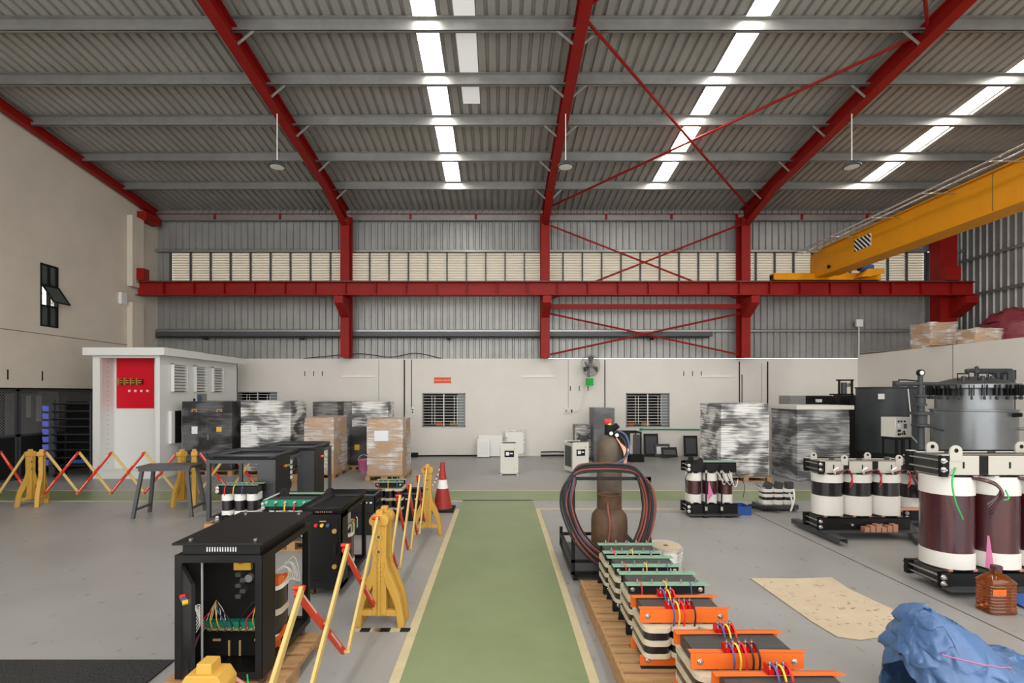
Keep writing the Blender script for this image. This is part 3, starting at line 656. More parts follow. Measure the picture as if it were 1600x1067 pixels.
k = T('bin_rack', 'black steel storage rack with blue picking bins on its left edge', 'rack', (-10.18, 11.12, 0))
for x in (0, .92): bb = B(); bb.box(x-.0, x+.12 if x == 0 else x+.04, 0, .04, .08, 1.75, 'dark'); bb.box(x, x+.04, .4, .44, .08, 1.75, 'dark'); bb.build('upright', k)
for i in range(9):
    bb = B(); z = .26+i*.175; bb.box(.04, .92, .0, .42, z, z+.02, 'matt'); bb.box(-.16, .04, .02, .2, z, z+.015, 'dark'); bb.box(.1, .92, -.012, 0, z-.01, z+.03, 'black'); bb.box(.12, .92, -.016, -.012, z+.024, z+.03, 'steel'); bb.build('shelf', k)
bb = B(); bb.box(.04, .92, .41, .42, .3, 1.72, 'matt'); bb.build('back_panel', k)
for i in range(2):
    bb = B(); bb.cyl((.05+i*.85, .1, .04), (.09+i*.85, .1, .04), .04, mat='matt'); bb.cyl((.05+i*.85, .35, .04), (.09+i*.85, .35, .04), .04, mat='matt'); bb.build_each('castor', k)
def bin_(x0, x1, y0, y1, z0, h, mt):
    b_ = B(); b_.add([(x0,y0,z0),(x1,y0,z0),(x1,y1,z0),(x0,y1,z0),(x0-.02,y0,z0+h),(x1+.0,y0,z0+h),(x1,y1,z0+h),(x0-.02,y1,z0+h),
        (x0+.01,y0+.01,z0+.01),(x1-.01,y0+.01,z0+.01),(x1-.01,y1-.01,z0+.01),(x0+.01,y1-.01,z0+.01),(x0-.01,y0+.01,z0+h),(x1-.01,y0+.01,z0+h),(x1-.01,y1-.01,z0+h),(x0-.01,y1-.01,z0+h)],
        [(0,3,2,1),(0,1,5,4),(1,2,6,5),(2,3,7,6),(3,0,4,7),(8,9,10,11),(8,12,13,9),(9,13,14,10),(10,14,15,11),(11,15,12,8),(4,5,13,12),(5,6,14,13),(6,7,15,14),(7,4,12,15)], mt)
    return b_
for i in range(8):
    o = bin_(-.16, -.002, .03, .2, 0, .12, 'lilac').build('picking_bin', loc=(-10.18, 11.12, .28+i*.175))
    tag(o, 'blue picking bin hung on the black rack edge, %s from the bottom' % ['lowest', 'second', 'third', 'fourth', 'fifth', 'sixth', 'seventh', 'eighth and topmost'][i], 'bin', 'blue bins on the rack edge')
o = bin_(0, .34, 0, .28, 0, .12, 'blue').build('picking_bin', loc=(-9.75, 11.18, .32)); tag(o, 'dark blue bin lying on the lowest shelf of the black rack', 'bin')

# mesh fence in the left opening
def fence(y0, y1, lab):
    f_ = T('mesh_fence', lab, 'fence', (XL-.1, y0, 0), 0, 'mesh fence panels of the store room')
    L_ = y1-y0; bb = B()
    for y in (0, L_-.04): bb.box(-.02, .02, y, y+.04, 0, 2.03, 'dark')
    for z in (0, .95, 1.95): bb.box(-.02, .02, 0, L_, z, z+.05, 'dark')
    bb.build('frame', f_)
    bb = B(); bb.box(-.005, .005, .04, L_-.04, .05, .95, 'matt'); bb.build('lower_panel', f_)
    bb = B(); z0, z1 = 1.0, 1.95; n = int(L_/.06)
    for i in range(-16, n):
        for sgn in (1, -1):
            a0 = i*.06; a1 = a0+(z1-z0)
            p0, p1 = max(0, a0), min(L_, a1)
            if p1 <= p0: continue
            q0 = z0+(p0-a0); q1 = z0+(p1-a0)
            if sgn < 0: q0, q1 = z0+z1-q0, z0+z1-q1
            bb.bar((0, p0, q0), (0, p1, q1), .006, .006, 'grey')
    bb.build('wire_mesh', f_)
fence(10.9, 12.9, 'black mesh fence panel right behind the bin rack'); fence(8.9, 10.86, 'black mesh fence panel left of the bin rack'); fence(6.9, 8.86, 'black mesh fence panel at the left picture edge')
g = T('storage_cabinet', 'grey cabinet with two pale strips seen through the mesh fence', 'cabinet', (-12.0, 12.45, 0))
bb = B(); bb.box(-.5, .5, 0, .4, 0, 1.9, 'grey'); bb.build('body', g); bb = B(); bb.box(.3, .42, -.02, 0, 1.2, 1.85, 'white'); bb.box(.05, .15, -.02, 0, 1.3, 1.85, 'white'); bb.build_each('pale_strip', g)  # two plain white strips on the cabinet front
bb = B(); bb.box(-.1, .12, 0, .3, 0, .1, 'orange'); tag(bb.build('parts_box', loc=(-11.6, 12.5, 1.9)), 'orange box on a cabinet behind the mesh fence', 'box')

# ------------------------------------------------------------------ pallets and wrapped goods
def pallet(x0, x1, y0, y1, h, lab, z0=0, group=None, slats=6, side=False):
    p = T('pallet', lab, 'pallet', ((x0+x1)/2, (y0+y1)/2, z0), 0, group); W2, D2 = (x1-x0)/2, (y1-y0)/2
    for y in (-D2, -.05, D2-.1): bb = B(); bb.box(-W2, W2, y, y+.1, .0, .015, 'wood'); bb.build('bottom_board', p)
    for x in (-W2, -.05, W2-.1):
        for y in (-D2, -.05, D2-.1): bb = B(); bb.box(x, x+.1, y, y+.1, .015, h-.035, 'wood'); bb.build('block', p)
    for x in (-W2, -.05, W2-.1): bb = B(); bb.box(x, x+.1, -D2, D2, h-.035, h-.018, 'wood'); bb.build('stringer', p)
    st = 2*D2/slats
    if side:
        for x in (-W2-.018, W2): bb = B(); bb.box(x, x+.018, -D2, D2, 0, h-.002, 'wood'); bb.build('side_board', p)
    for i in range(slats): bb = B(); bb.box(-W2, W2, -D2+i*st, -D2+(i+.8)*st, h-.018, h, 'wood'); bb.build('deck_board', p)
    return p
def wrapsheet(W, Dp, H, mat, amp=.006, off=.012, seed=1):
    """wrinkled film on four sides and top"""
    rnd = random.Random(seed); bb = B(); nx, ny, nz = 10, 8, 14
    def grid(f, a, c):
        vs = []
        for i in range(a+1):
            for j in range(c+1): vs.append(f(i/a, j/c))
        bb.add(vs, [(i*(c+1)+j, (i+1)*(c+1)+j, (i+1)*(c+1)+j+1, i*(c+1)+j+1) for i in range(a) for j in range(c)], mat, True)
    def r(e): return 0 if e else rnd.uniform(-amp*.5, amp)
    ed = lambda u: u in (0, 1)
    grid(lambda u, v: (-W/2-off+u*(W+2*off), -off-r(ed(u) or ed(v)), v*(H+off)), nx, nz)
    grid(lambda u, v: (-W/2-off+u*(W+2*off), Dp+off+r(ed(u) or ed(v)), v*(H+off)), nx, nz)
    grid(lambda u, v: (-W/2-off-r(ed(u) or ed(v)), -off+u*(Dp+2*off), v*(H+off)), ny, nz)
    grid(lambda u, v: (W/2+off+r(ed(u) or ed(v)), -off+u*(Dp+2*off), v*(H+off)), ny, nz)
    grid(lambda u, v: (-W/2-off+u*(W+2*off), -off+v*(Dp+2*off), H+off+r(ed(u) or ed(v))), nx, ny)
    return bb
def cabinet(name, lab, cat, x0, x1, y0, dp, z0, H, mat, wrap, group=None, doors=True, labels=(), seed=1, top=None):
    c = T(name, lab, cat, ((x0+x1)/2, y0, z0), 0, group); W = x1-x0
    bb = B(); bb.box(-W/2, W/2, 0, dp, 0, H, mat); bb.build('body', c, bevel=.004)
    if doors:
        for s in (-1, 1):
            bb = B(); bb.box(min(0.004*s, s*(W/2-.02)), max(.004*s, s*(W/2-.02)), -.008, 0, .06, H*.83, mat); bb.build('door', c)
            bb = B(); zc = H*.86
            for q in (-.05, 0, .05): bb.cyl((s*W/4+q, 0, zc), (s*W/4+q, -.02, zc), .015, mat='brass' if q else 'wr', n=10)
            bb.box(s*W/4-.06, s*W/4+.06, -.01, 0, zc+.03, zc+.05, 'brass'); bb.build('indicator_lamps', c)
        bb = B(); bb.box(.03, .05, -.03, -.008, H*.45, H*.52, 'steel'); bb.build('door_handle', c)
    for (u, z, w_, h, mt) in labels: bb = B(); bb.box(u*W-w_/2, u*W+w_/2, -.022, -.01, z, z+h, mt); bb.build('paper_label', c)
    if top: bb = B(); bb.box(-W/2-.05, W/2+.08, -.06, dp+.02, H, H+.09, top); bb.build('top_board', c)
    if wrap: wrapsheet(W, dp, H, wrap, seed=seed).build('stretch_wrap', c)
    return c
cabinet('wrapped_cabinet', 'dark wrapped two-door cabinet beside the white enclosure, yellow and white labels', 'cabinet', -7.35, -6.2, 11.4, .9, .12, 1.6, 'black', 'wrapk', 'wrapped cabinets at left', labels=((-.24, .85, .13, .17, 'paper'), (.25, .9, .12, .11, 'wy')), seed=3)
pallet(-7.35, -6.2, 11.4, 12.3, .12, 'pallet under the dark wrapped two-door cabinet')
cabinet('wrapped_cabinet', 'bright silver wrapped two-door cabinet right of the dark one', 'cabinet', -6.0, -4.87, 11.45, .95, .12, 1.6, 'dark', 'wraps', 'wrapped cabinets at left', labels=((-.24, .85, .13, .17, 'paper'),), seed=5)
pallet(-6.0, -4.87, 11.45, 12.4, .12, 'pallet under the bright silver wrapped cabinet')
cabinet('wrapped_cabinet', 'dull grey wrapped cabinet standing behind the brown carton', 'cabinet', -4.93, -4.27, 13.0, .8, 0, 1.68, 'black', 'wrapd', 'wrapped cabinets at left', doors=False, seed=6)
cabinet('wrapped_cabinet', 'dark wrapped cabinet in the back between two grey wrapped ones', 'cabinet', -4.2, -3.96, 13.3, .8, 0, 1.68, 'dark', 'wrapd', 'wrapped cabinets at left', doors=False, seed=8)
cabinet('wrapped_cabinet', 'silver wrapped cabinet standing behind the right wrapped carton', 'cabinet', fx(551, 13), fx(606, 13), 13.0, .7, .12, 1.56, 'dark', 'wraps', 'wrapped cabinets at left', doors=False, seed=9)
cabinet('wrapped_carton', 'brown carton in silver wrap, left of two on pallets', 'carton', -4.37, -3.73, 11.05, .95, .1, 1.26, 'carton', 'wrapc', 'wrapped cartons on pallets', doors=False, labels=(), seed=11)
pallet(-4.4, -3.7, 11.0, 12.05, .1, 'pallet under the left wrapped brown carton')
cabinet('wrapped_carton', 'brown wrapped carton with a white sheet of paper, right of two', 'carton', -2.88, -2.12, 10.72, .95, .12, 1.22, 'carton', 'wrapc', 'wrapped cartons on pallets', doors=False, labels=((-.1, .75, .3, .22, 'paper'),), seed=12)
pallet(-2.92, -2.08, 10.68, 11.7, .12, 'pallet under the right wrapped carton with the paper sheet')
cabinet('wrapped_machine', 'low black wrapped machine between the two cartons', 'machine', fx(546, 12.4), fx(566, 12.4), 12.4, .5, .1, .95, 'black', 'wrapk', doors=False, labels=((0.1, .38, .12, .14, 'wy'),), seed=13)
pallet(fx(541, 12.3), fx(568, 12.3), 12.2, 13.0, .1, 'small pallet under the low black wrapped machine')
bk = T('bucket', 'pink plastic bucket between the cartons', 'bucket', (fx(568, 12.0), 12.0, 0))
bb = B(); bb.lathe([(.001, .005), (.1, 0), (.14, .28), (.15, .29), (.14, .3), (.1, .02), (.001, .02)], mat='pink', n=24); bb.build('body', bk)
bb = B(); bb.tube([(.14*math.cos(t*PI/12), .02, .27+.14*math.sin(t*PI/12)) for t in range(13)], .005, 5, 'white'); bb.build('handle', bk)
pallet(fx(390, 10.3), fx(470, 10.3), 10.1, 10.9, .12, 'empty pallet behind the yellow and red barrier lattice')

# ------------------------------------------------------------------ expanding barriers
def post(parent, x, y, rot, scale=1.0):
    R = Matrix.Translation((x, y, 0)) @ Matrix.Rotation(rot, 4, 'Z')
    bb = B(); t = .03
    def PR(poly, y0, y1, mt='ylw'):
        n = len(poly); vs = [R @ Vector((p[0], y0, p[1])) for p in poly]+[R @ Vector((p[0], y1, p[1])) for p in poly]
        bb.add(vs, [tuple(range(n)), tuple(range(n, 2*n))[::-1]]+[(i, n+i, n+(i+1) % n, (i+1) % n) for i in range(n)], mt)
    PR([(-.055, .52), (.055, .52), (.06, .85), (-.06, .85)], -t, t)
    PR([(-.058, .1), (.058, .1), (.055, .53), (-.055, .53)], -t*.9, t*.9)
    PR([(-.06, .83), (.06, .83), (.078, .85), (.078, .88), (.055, .915), (-.055, .915), (-.078, .88), (-.078, .85)], -t*1.5, t*1.5)
    PR([(-.03, .91), (.03, .91), (.026, .95), (-.026, .95)], -.03, .03)
    PR([(-.17, .09), (.17, .09), (.165, .14), (-.165, .14)], -t*.7, t*.7)
    PR([(-.012, .1), (.012, .1), (.012, .83), (-.012, .83)], -t*1.35, t*1.35)
    for s in (-1, 1):
        outer = [(s*.055, .56), (s*.072, .47), (s*.12, .36), (s*.165, .25), (s*.19, .13), (s*.205, 0)]
        inner = [(s*.15, 0), (s*.14, .12), (s*.12, .2), (s*.08, .29), (s*.045, .36), (s*.03, .45)]
        for i in range(5):
            q = [outer[i], outer[i+1], inner[4-i], inner[5-i]]
            if s < 0: q = q[::-1]
            PR(q, -t, t)
    o = bb.build('end_post', parent, bevel=.004)
    h = B()
    for k in range(4):
        z = .36+k*.04; n_ = [R @ Vector(p) for p in ((-.018, -t*1.0, z), (.012, -t*1.0, z+.005), (.018, -t*1.0, z+.02), (-.012, -t*1.0, z+.018), (-.018, -t*1.02-.001, z), (.012, -t*1.02-.001, z+.005), (.018, -t*1.02-.001, z+.02), (-.012, -t*1.02-.001, z+.018))]; h.add(n_, [(4,5,6,7), (0,1,5,4), (1,2,6,5), (2,3,7,6), (3,0,4,7)], 'stain')
    for z, r_ in ((.74, .024), (.62, .024), (.56, .006)):
        for sg in (-1, 1): h.cyl(R @ Vector((.0, sg*t*1.36, z)), R @ Vector((0, sg*t*1.5, z)), r_, n=14, mat='brass'); h.cyl(R @ Vector((.0, sg*t*1.5, z)), R @ Vector((0, sg*t*1.6, z)), r_*.55, n=12, mat='stain')
    h.build_each('bolt_boss', o)
    return o
def barrier(lab, p0, p1, n, rot0=0, rot1=0, posts=(1, 1), zl=.2, zh=.9):
    b_ = T('folding_barrier', lab, 'barrier', (p0[0], p0[1], 0)); d = Vector((p1[0]-p0[0], p1[1]-p0[1], 0)); L_ = d.length; d.normalize(); sd = Vector((-d.y, d.x, 0))
    ang = math.atan2(d.y, d.x)-PI/2
    if posts[0]: post(b_, 0, 0, ang+rot0)
    if posts[1]: post(b_, d.x*L_, d.y*L_, ang+rot1)
    a0, a1 = .07, L_-.07; st = (a1-a0)/n
    for i in range(n):
        s0, s1 = a0+i*st, a0+(i+1)*st
        q = B(); A = d*s0+Vector((0,0,zh))+sd*.032; C_ = d*s1+Vector((0,0,zl))+sd*.032
        q.bar(A-Vector((0,0,.02)), C_, .02, .042, 'reds'); so = q.build('red_slat', b_, bevel=.004)
        m = (A+C_)/2; dd = (C_-A).normalized(); q = B()
        for u in (-.28, .28): q.bar(m+dd*(u-.12)*1, m+dd*(u+.12), .0225, .012, 'strip')
        q.build_each('reflective_strip', so)
        q = B(); A2 = d*s0+Vector((0,0,zl)); C2 = d*s1+Vector((0,0,zh)); q.bar(A2, C2, .02, .042, 'ylws'); q.build('yellow_slat', b_, bevel=.004)
        q = B(); q.cyl(m-sd*.045, m+sd*.012, .01, n=8, mat='brass'); q.cyl(C2-sd*.014, C2+sd*.045, .013, n=10, mat='reds'); q.cyl(A2-sd*.014, A2+sd*.045, .013, n=10, mat='ylws'); q.build_each('pivot', b_)
    return b_
barrier('folding barrier nearest the camera, beside the open black cabinet', (-1.04, 1.76), (-.98, 4.03), 3)
barrier('folding barrier along the walkway, ending beside the traffic cone', (-.975, 4.17), (-.975, 6.65), 4)
barrier('folding barrier leaving the picture at the left edge', (-10.1, 8.5), (-8.02, 8.42), 4, rot1=-.4)
barrier('folding barrier in front of the white enclosure', (-5.42, 8.4), (-7.82, 8.42), 4, rot0=-.2, rot1=.4)
barrier('folding barrier behind the stool and the black frames', (-5.22, 8.42), (-4.2, 8.75), 2, rot0=.2, posts=(1, 0))
# chevron floor tape under the middle post
tp = B()
for i in range(6): tp.box(-1.2+i*.08, -1.12+i*.08, 3.93, 3.99, 0, .004, 'matt' if i % 2 else 'line')
thing(tp, 'hazard_tape', 'short black and yellow floor tape under the middle barrier post', 'tape')

# cone
c = T('traffic_cone', 'red and white traffic cone on a black base by the walkway', 'cone', (-.935, 8.05, 0))
bb = B(); bb.box(-.2, .2, -.2, .2, 0, .04, 'matt'); bb.build('base', c, bevel=.02)
bb = B(); bb.lathe([(.155, .04), (.15, .06, 'coner'), (.093, .36, 'coner'), (.068, .5, 'white'), (.04, .7, 'coner'), (.035, .78, 'coner'), (.001, .785, 'coner')], n=28, mat='coner'); bb.build('cone_body', c)
q = B(); P = spl([(-.04, 0, .72), (-.1, -.05, .5), (-.15, -.3, .42), (-.08, -1.0, .5), (-.03, -1.35, .62)], 6)
for i in range(len(P)-1): q.bar(P[i], P[i+1], .012, .012, 'white' if i % 2 else 'reds')
q.build('plastic_chain', c)

# stool / trestle
s = T('steel_trestle', 'black steel trestle stool with splayed legs in front of the left barriers', 'stool', (fx(266, 7.75), 7.75, 0), .12)
bb = B(); bb.box(-.39, .39, -.2, .2, .76, .785, 'dark'); bb.box(-.37, .37, -.18, -.15, .71, .76, 'dark'); bb.box(-.37, .37, .15, .18, .71, .76, 'dark'); bb.build('top', s)
for sx in (-1, 1):
    for sy in (-1, 1): bb = B(); bb.bar((sx*.32, sy*.15, .76), (sx*.42, sy*.22, .0), .045, .045, 'dark'); bb.build('leg', s)
    bb = B(); bb.bar((sx*.4, -.2, .13), (sx*.4, .2, .13), .03, .03, 'dark'); bb.build('stretcher', s)

# ------------------------------------------------------------------ transformers
def rring(w, d, r, k=5):
    out = []
    for cx, cy, a0 in ((w/2-r, d/2-r, 0), (-w/2+r, d/2-r, PI/2), (-w/2+r, -d/2+r, PI), (w/2-r, -d/2+r, 1.5*PI)):
        for i in range(k+1): a = a0+i*PI/2/k; out.append((cx+r*math.cos(a), cy+r*math.sin(a)))
    return out
def coil_part(par, cx, cy, w, d, rad, bands):
    bb = B(); prev = None
    for z0, z1, mt, g in bands:
        r = rring(w+2*g, d+2*g, rad+g); n = len(r)
        vs = [(cx+x, cy+y, z0) for x, y in r]+[(cx+x, cy+y, z1) for x, y in r]
        bb.add(vs, [(i, (i+1) % n, n+(i+1) % n, n+i) for i in range(n)], mt, True)
        bb.add(vs, [tuple(range(n))[::-1], tuple(range(n, 2*n))], mt)
    return bb.build('coil', par)
def stud(bb, x, y, z, h=.04, r=.004, nut=.008):
    bb.cyl((x, y, z), (x, y, z+h), r, n=6, mat='steel'); bb.cyl((x, y, z+.004), (x, y, z+.014), nut, n=6, mat='steel'); bb.cyl((x, y, z+h*.55), (x, y, z+h*.75), nut, n=6, mat='steel')
def term_block(par, x, y, z, n, p=.034, wires=(), side=-1, s=1.0):
    tb = B(); L_ = n*p
    for i in range(n+1): tb.box(x+i*p-.003, x+i*p+.003, y-.02*s, y+.02*s, z, z+.045*s, 'tred')
    tb.box(x, x+L_, y-.02*s, y+.02*s, z, z+.026*s, 'tred'); tb.box(x, x+L_, y+.014*s, y+.02*s, z, z+.036*s, 'tred')
    o = tb.build('terminal_block', par)
    for i in range(n):
        q = B(); stud(q, x+(i+.5)*p, y, z+.02*s, .045*s, .004*s, .009*s); q.build('stud', o)
    for i, mt in enumerate(wires):
        if not mt: continue
        xx = x+(i+.5)*p; q = B()
        q.tube(spl([(xx, y, z+.045*s), (xx+.012, y+side*.022, z+.042*s), (xx+.018, y+side*.05, z+.0), (xx+.02, y+side*.052, z-.05), (xx+.016, y+side*.04, z-.11)], 5), .0055, 7, mt); q.build('wire', par)
    return o
def row_tx(lab, x0, x1, yb, yf, color, zb=.13, top=.5, coilH=None, style='orange', tb=(), seed=0):
    """compact three coil transformer. yb back clamp, yf front clamp"""
    rnd = random.Random(seed); W = x1-x0; dp = yb-yf; H = top-zb
    t = T('transformer', lab, 'transformer', ((x0+x1)/2, (yb+yf)/2, zb), 0, 'small transformers on the pallet row')
    yk = .08; ze = H-.005; zc1 = H-.1; zc0 = .075; cd = dp*.5-.012
    q = B(); q.box(-W/2+.035, W/2-.035, -cd, cd, ze-yk, ze-.006, 'lam')
    for s in (-1, 0, 1): q.box(s*W*.3-.035, s*W*.3+.035, -cd, cd, .03, ze-yk, 'lam')
    q.box(-W/2+.035, W/2-.035, -cd, cd, .02, .02+yk*.7, 'lam'); q.build('core', t)
    cw = W*.3; cdp = dp+.1; zm = (zc0+zc1)/2
    for s in (-1, 0, 1):
        coil_part(t, s*W*.315, 0, cw, cdp, .05, [(zc0, zc0+.03, 'tape', .006), (zc0+.03, zm-.018, 'coilb', 0), (zm-.018, zm+.018, 'tape', .007), (zm+.018, zc1-.03, 'coilb', 0), (zc1-.03, zc1, 'tape', .006)])
    for s in (-1, 1):
        y = s*dp/2
        if style == 'orange':
            q = B(); q.box(-W/2, W/2, y-.003, y+.003, H-.085, H, 'orange')
            q.add([(-W/2, y, H), (W/2, y, H), (W/2+.03, y-s*.035, H), (-W/2-.0, y-s*.045, H), (-W/2, y, H-.004), (W/2, y, H-.004), (W/2+.03, y-s*.035, H-.004), (-W/2, y-s*.045, H-.004)], [(0,1,2,3),(7,6,5,4),(0,4,5,1),(1,5,6,2),(2,6,7,3),(3,7,4,0)], 'orange')
            q.build('top_clamp', t)
        else:
            q = B(); q.box(-W/2+.02, W/2-.02, y-.003, y+.003, H-.075, H-.008, 'matt'); q.build('top_clamp', t)
            q = B(); q.box(-W/2, W/2, y-.03, y+.03, H-.008, H, 'green'); bo = q.build('terminal_board', t)
            for i in range(5):
                u = B(); stud(u, -W*.36+i*W*.18, y, H, .035); u.build('stud', bo)
            for i, mt in enumerate(('wr', 'wy', 'wu')):
                if s > 0: continue
                xx = -W*.36+i*W*.3+.01; u = B(); u.tube(spl([(xx, y-.005, H+.02), (xx+.012, y-.03, H+.012), (xx+.014, y-.045, H-.05), (xx+.01, y-.04, H-.1)], 5), .0045, 6, mt); u.build('wire', t)
        q = B(); q.box(-W/2, -W/2+.06 if style != 'orange' else W/2, y-.003, y+.003, 0, .075, 'matt' if style != 'orange' else 'orange'); q.box(-W/2, W/2, y-.03 if s < 0 else y, y if s < 0 else y+.03, 0, .005, 'matt'); 
        if style != 'orange': q.box(-W/2+.06, W/2, y-.003, y+.003, 0, .06, 'matt')
        q.build('bottom_clamp', t)
    q = B()
    for s in (-1, 1):
        for zz in (H-.045, .04): q.cyl((s*(W/2-.05), -dp/2-.018, zz), (s*(W/2-.05), dp/2+.018, zz), .005, n=8, mat='steel'); q.cyl((s*(W/2-.05), -dp/2-.012, zz), (s*(W/2-.05), -dp/2-.003, zz), .013, n=6, mat='steel'); q.cyl((s*(W/2-.05), -dp/2-.005, zz), (s*(W/2-.05), -dp/2-.003, zz), .017, n=12, mat='steel')
    q.build_each('tie_bolt', t)
    for (x, sgn, n, wires) in tb: term_block(t, x, sgn*dp/2-sgn*.02, H, n, wires=wires)
    return t
row_tx('farthest small transformer of the pallet row, green boards, beside the hose trolley', .914, 1.44, 4.6, 4.37, 0, style='g', seed=1)
row_tx('second green-board transformer from the hose trolley on the pallet row', .92, 1.48, 4.24, 4.03, 0, style='g', seed=2)
row_tx('green-board transformer directly behind the first orange-clamped one', .93, 1.53, 3.86, 3.64, 0, style='g', seed=3)
row_tx('farthest orange-clamped transformer of the pallet row', .91, 1.48, 3.43, 3.2, 0, tb=((-.1, 1, 3, ('wu', 'wy', 'wr')), (-.11, -1, 5, ('wu', 'wy', 'wr', None, 'wk'))), seed=4)
row_tx('middle orange-clamped transformer, white loop wire on its terminals', 1.03, 1.64, 2.92, 2.66, 0, tb=((-.07, 1, 3, ('wu', 'wy', 'wr')), (-.12, -1, 5, ('wu', 'wy', 'wr', 'wk', 'wk'))), seed=5)
row_tx('nearest orange-clamped transformer at the bottom edge of the picture', 1.07, 1.7, 2.49, 2.24, 0, tb=((-.05, 1, 3, ('wu', 'wy', 'wr')),), seed=6)
pallet(.78, 1.72, 3.86, 4.69, .13, 'farthest pallet of the row, under green-board transformers', slats=7, side=True)
pallet(.785, 1.72, 3.02, 3.84, .13, 'middle pallet of the row, under the farthest orange transformer', slats=7, side=True)
pallet(.79, 1.95, 2.1, 3.0, .13, 'nearest pallet of the row at the bottom edge', slats=7, side=True)

def big_tx(lab, x0, yf, dp, ncoil, cw, pitch, z, bands, topmat, group=None, brown=False, lugs=(), rz=0, name='transformer', skids=False, leads=None):
    """z = (bottom clamp z0, z1, coil z0, coil z1, top clamp z0, z1); yf = front clamp plane"""
    W = pitch*(ncoil-1)+cw; t = T(name, lab, 'transformer', (x0, yf, 0), rz, group)
    b0, b1, c0, c1, t0, t1 = z
    q = B(); q.box(.01, W-.01, .06, dp-.06, t0, t1-.02, 'lam'); q.box(.01, W-.01, .06, dp-.06, b0+.01, b1, 'lam')
    for i in range(ncoil): x = cw/2+i*pitch; q.box(x-cw*.2, x+cw*.2, dp*.3, dp*.7, b1, t0, 'lam')
    q.build('core', t)
    for i in range(ncoil):
        x = cw/2+i*pitch; H = c1-c0; L_ = []
        for u0, u1, mt, g in bands: L_.append((c0+u0*H, c0+u1*H, mt, g*cw))
        coil_part(t, x, dp/2, cw*.97, dp*.94, min(cw*.97, dp*.94)*.46, L_)
        q = B()
        for s in (-1, 1): q.box(x+s*cw*.28-.02, x+s*cw*.28+.02, .03, dp-.03, b1, c0, 'copper' if topmat == 'frame' else 'wtape'); q.box(x+s*cw*.28-.02, x+s*cw*.28+.02, .03, dp-.03, c1, t0, 'white')
        q.build_each('spacer_block', t)
    for y, nm in ((0, 'f'), (dp-.05, 'b')):
        q = B(); q.box(.05 if topmat == 'frame' else -.02, W+.02, y, y+.006 if nm == 'f' else y+.05, t0, t1, topmat); q.box(-.02, W+.02, y, y+.05, t1-.008, t1, topmat); q.box(-.02, W+.02, y, y+.05, t0, t0+.008, topmat)
        if topmat == 'frame':
            for i in range(ncoil): x = cw/2+i*pitch+pitch*.35; q.box(x-.03*cw/.4, x+.05*cw/.4, y-.004, y+.05, t0+.01, t1-.01, 'matt'); q.box(x-cw*.45, x-cw*.41, y-.003, y, (t0+t1)/2-.03, (t0+t1)/2+.03, 'matt')
        q.build('top_clamp', t)
        q = B(); q.box(-.04, W+.04, y, y+.006 if nm == 'f' else y+.05, b0, b1, 'black'); q.box(-.04, W+.04, y-.0, y+.05, b1-.008, b1, 'black'); q.box(-.04, W+.04, y-(.12 if nm == 'f' else .0), y+.05, b0, b0+.008, 'dark'); q.build('bottom_clamp', t)
    q = B(); q.box(-.03, .03, -.01, .03, t0-.01, t1-.01, 'matt'); q.box(-.03, .03, dp-.05, dp, t0-.01, t1-.01, 'matt'); q.box(-.04, .05, -.012, .03, b0, b1, 'matt'); q.build_each('end_plate', t)
    q = B()
    for za, zb_ in ((t0, t1), (b0, b1)):
        for f_ in (.3, .72):
            zz = za+(zb_-za)*f_; q.cyl((-.02, -.05, zz), (-.02, dp+.03, zz), .009, n=8, mat='steel'); q.cyl((-.02, -.03, zz), (-.02, -.012, zz), .02, n=6, mat='steel'); q.cyl((-.02, -.018, zz), (-.02, -.012, zz), .026, n=12, mat='steel')
    for i in range(ncoil-1): x = cw+i*pitch-(cw-pitch/1)*.5+(pitch-cw)/2; q.cyl((x, -.04, (b0+b1)/2), (x, 0, (b0+b1)/2), .018, n=6, mat='steel'); 
    q.build_each('tie_rod', t)
    for x, y in lugs:
        q = B(); a = .045 if dp < .4 else .06; q.prism([(x-a, t1-.06), (x+a, t1-.06), (x+a, t1+.02)]+[(x+a*math.cos(k*PI/8), t1+.03+a*math.sin(k*PI/8)) for k in range(9)]+[(x-a, t1+.02)], y-.006, y+.008, 'y', 'frame' if topmat == 'frame' else 'black')
        q.cyl((x, y-.007, t1+.04), (x, y+.009, t1+.04), a*.35, n=12, mat='matt'); q.build('lifting_lug', t)
    return t
def lead(par, pts, r, mt, nm='lead_wire'): q = B(); q.tube(spl(pts, 6), r, 7, mt); return q.build(nm, par)

# large one at right
BX = 4.22
t = big_tx('largest transformer at the right edge, dark red windings between white bands', BX, 4.68, .42, 3, .42, .44, (.06, .2, .22, 1.1, 1.12, 1.32), [(0, .17, 'wtape', .012), (.17, .8, 'coilr', 0), (.8, 1, 'wtape', .012)], 'frame', lugs=((.2, .36), (.11, 0), (1.11, .36)))
for dx in (0, .44):
    for k in range(5):
        o = .012*k; lead(t, [(.25+dx+o, .05, 1.1), (.36+dx+o, -.06, 1.07), (.43+dx, -.1-o*.5, 1.02-o), (.42+dx, -.09, .95-o), (.36+dx+o, -.05, .86-o*2)], .011, 'coilr')
lead(t, [(.1, -.01, 1.2), (.02, -.06, 1.08), (.04, -.07, .9), (.13, -.05, .72)], .007, 'wg')
lead(t, [(.56, -.02, .99), (.55, -.06, .92), (.5, -.06, .9)], .006, 'wg')
q = B(); q.add([(.42, -.0, .24), (.455, -.02, .24), (.43, -.0, .55), (.42, .01, .55), (.41, .02, .25)], [(0,1,2,3), (0,3,4)], 'pink'); q.build('pink_tape', t)
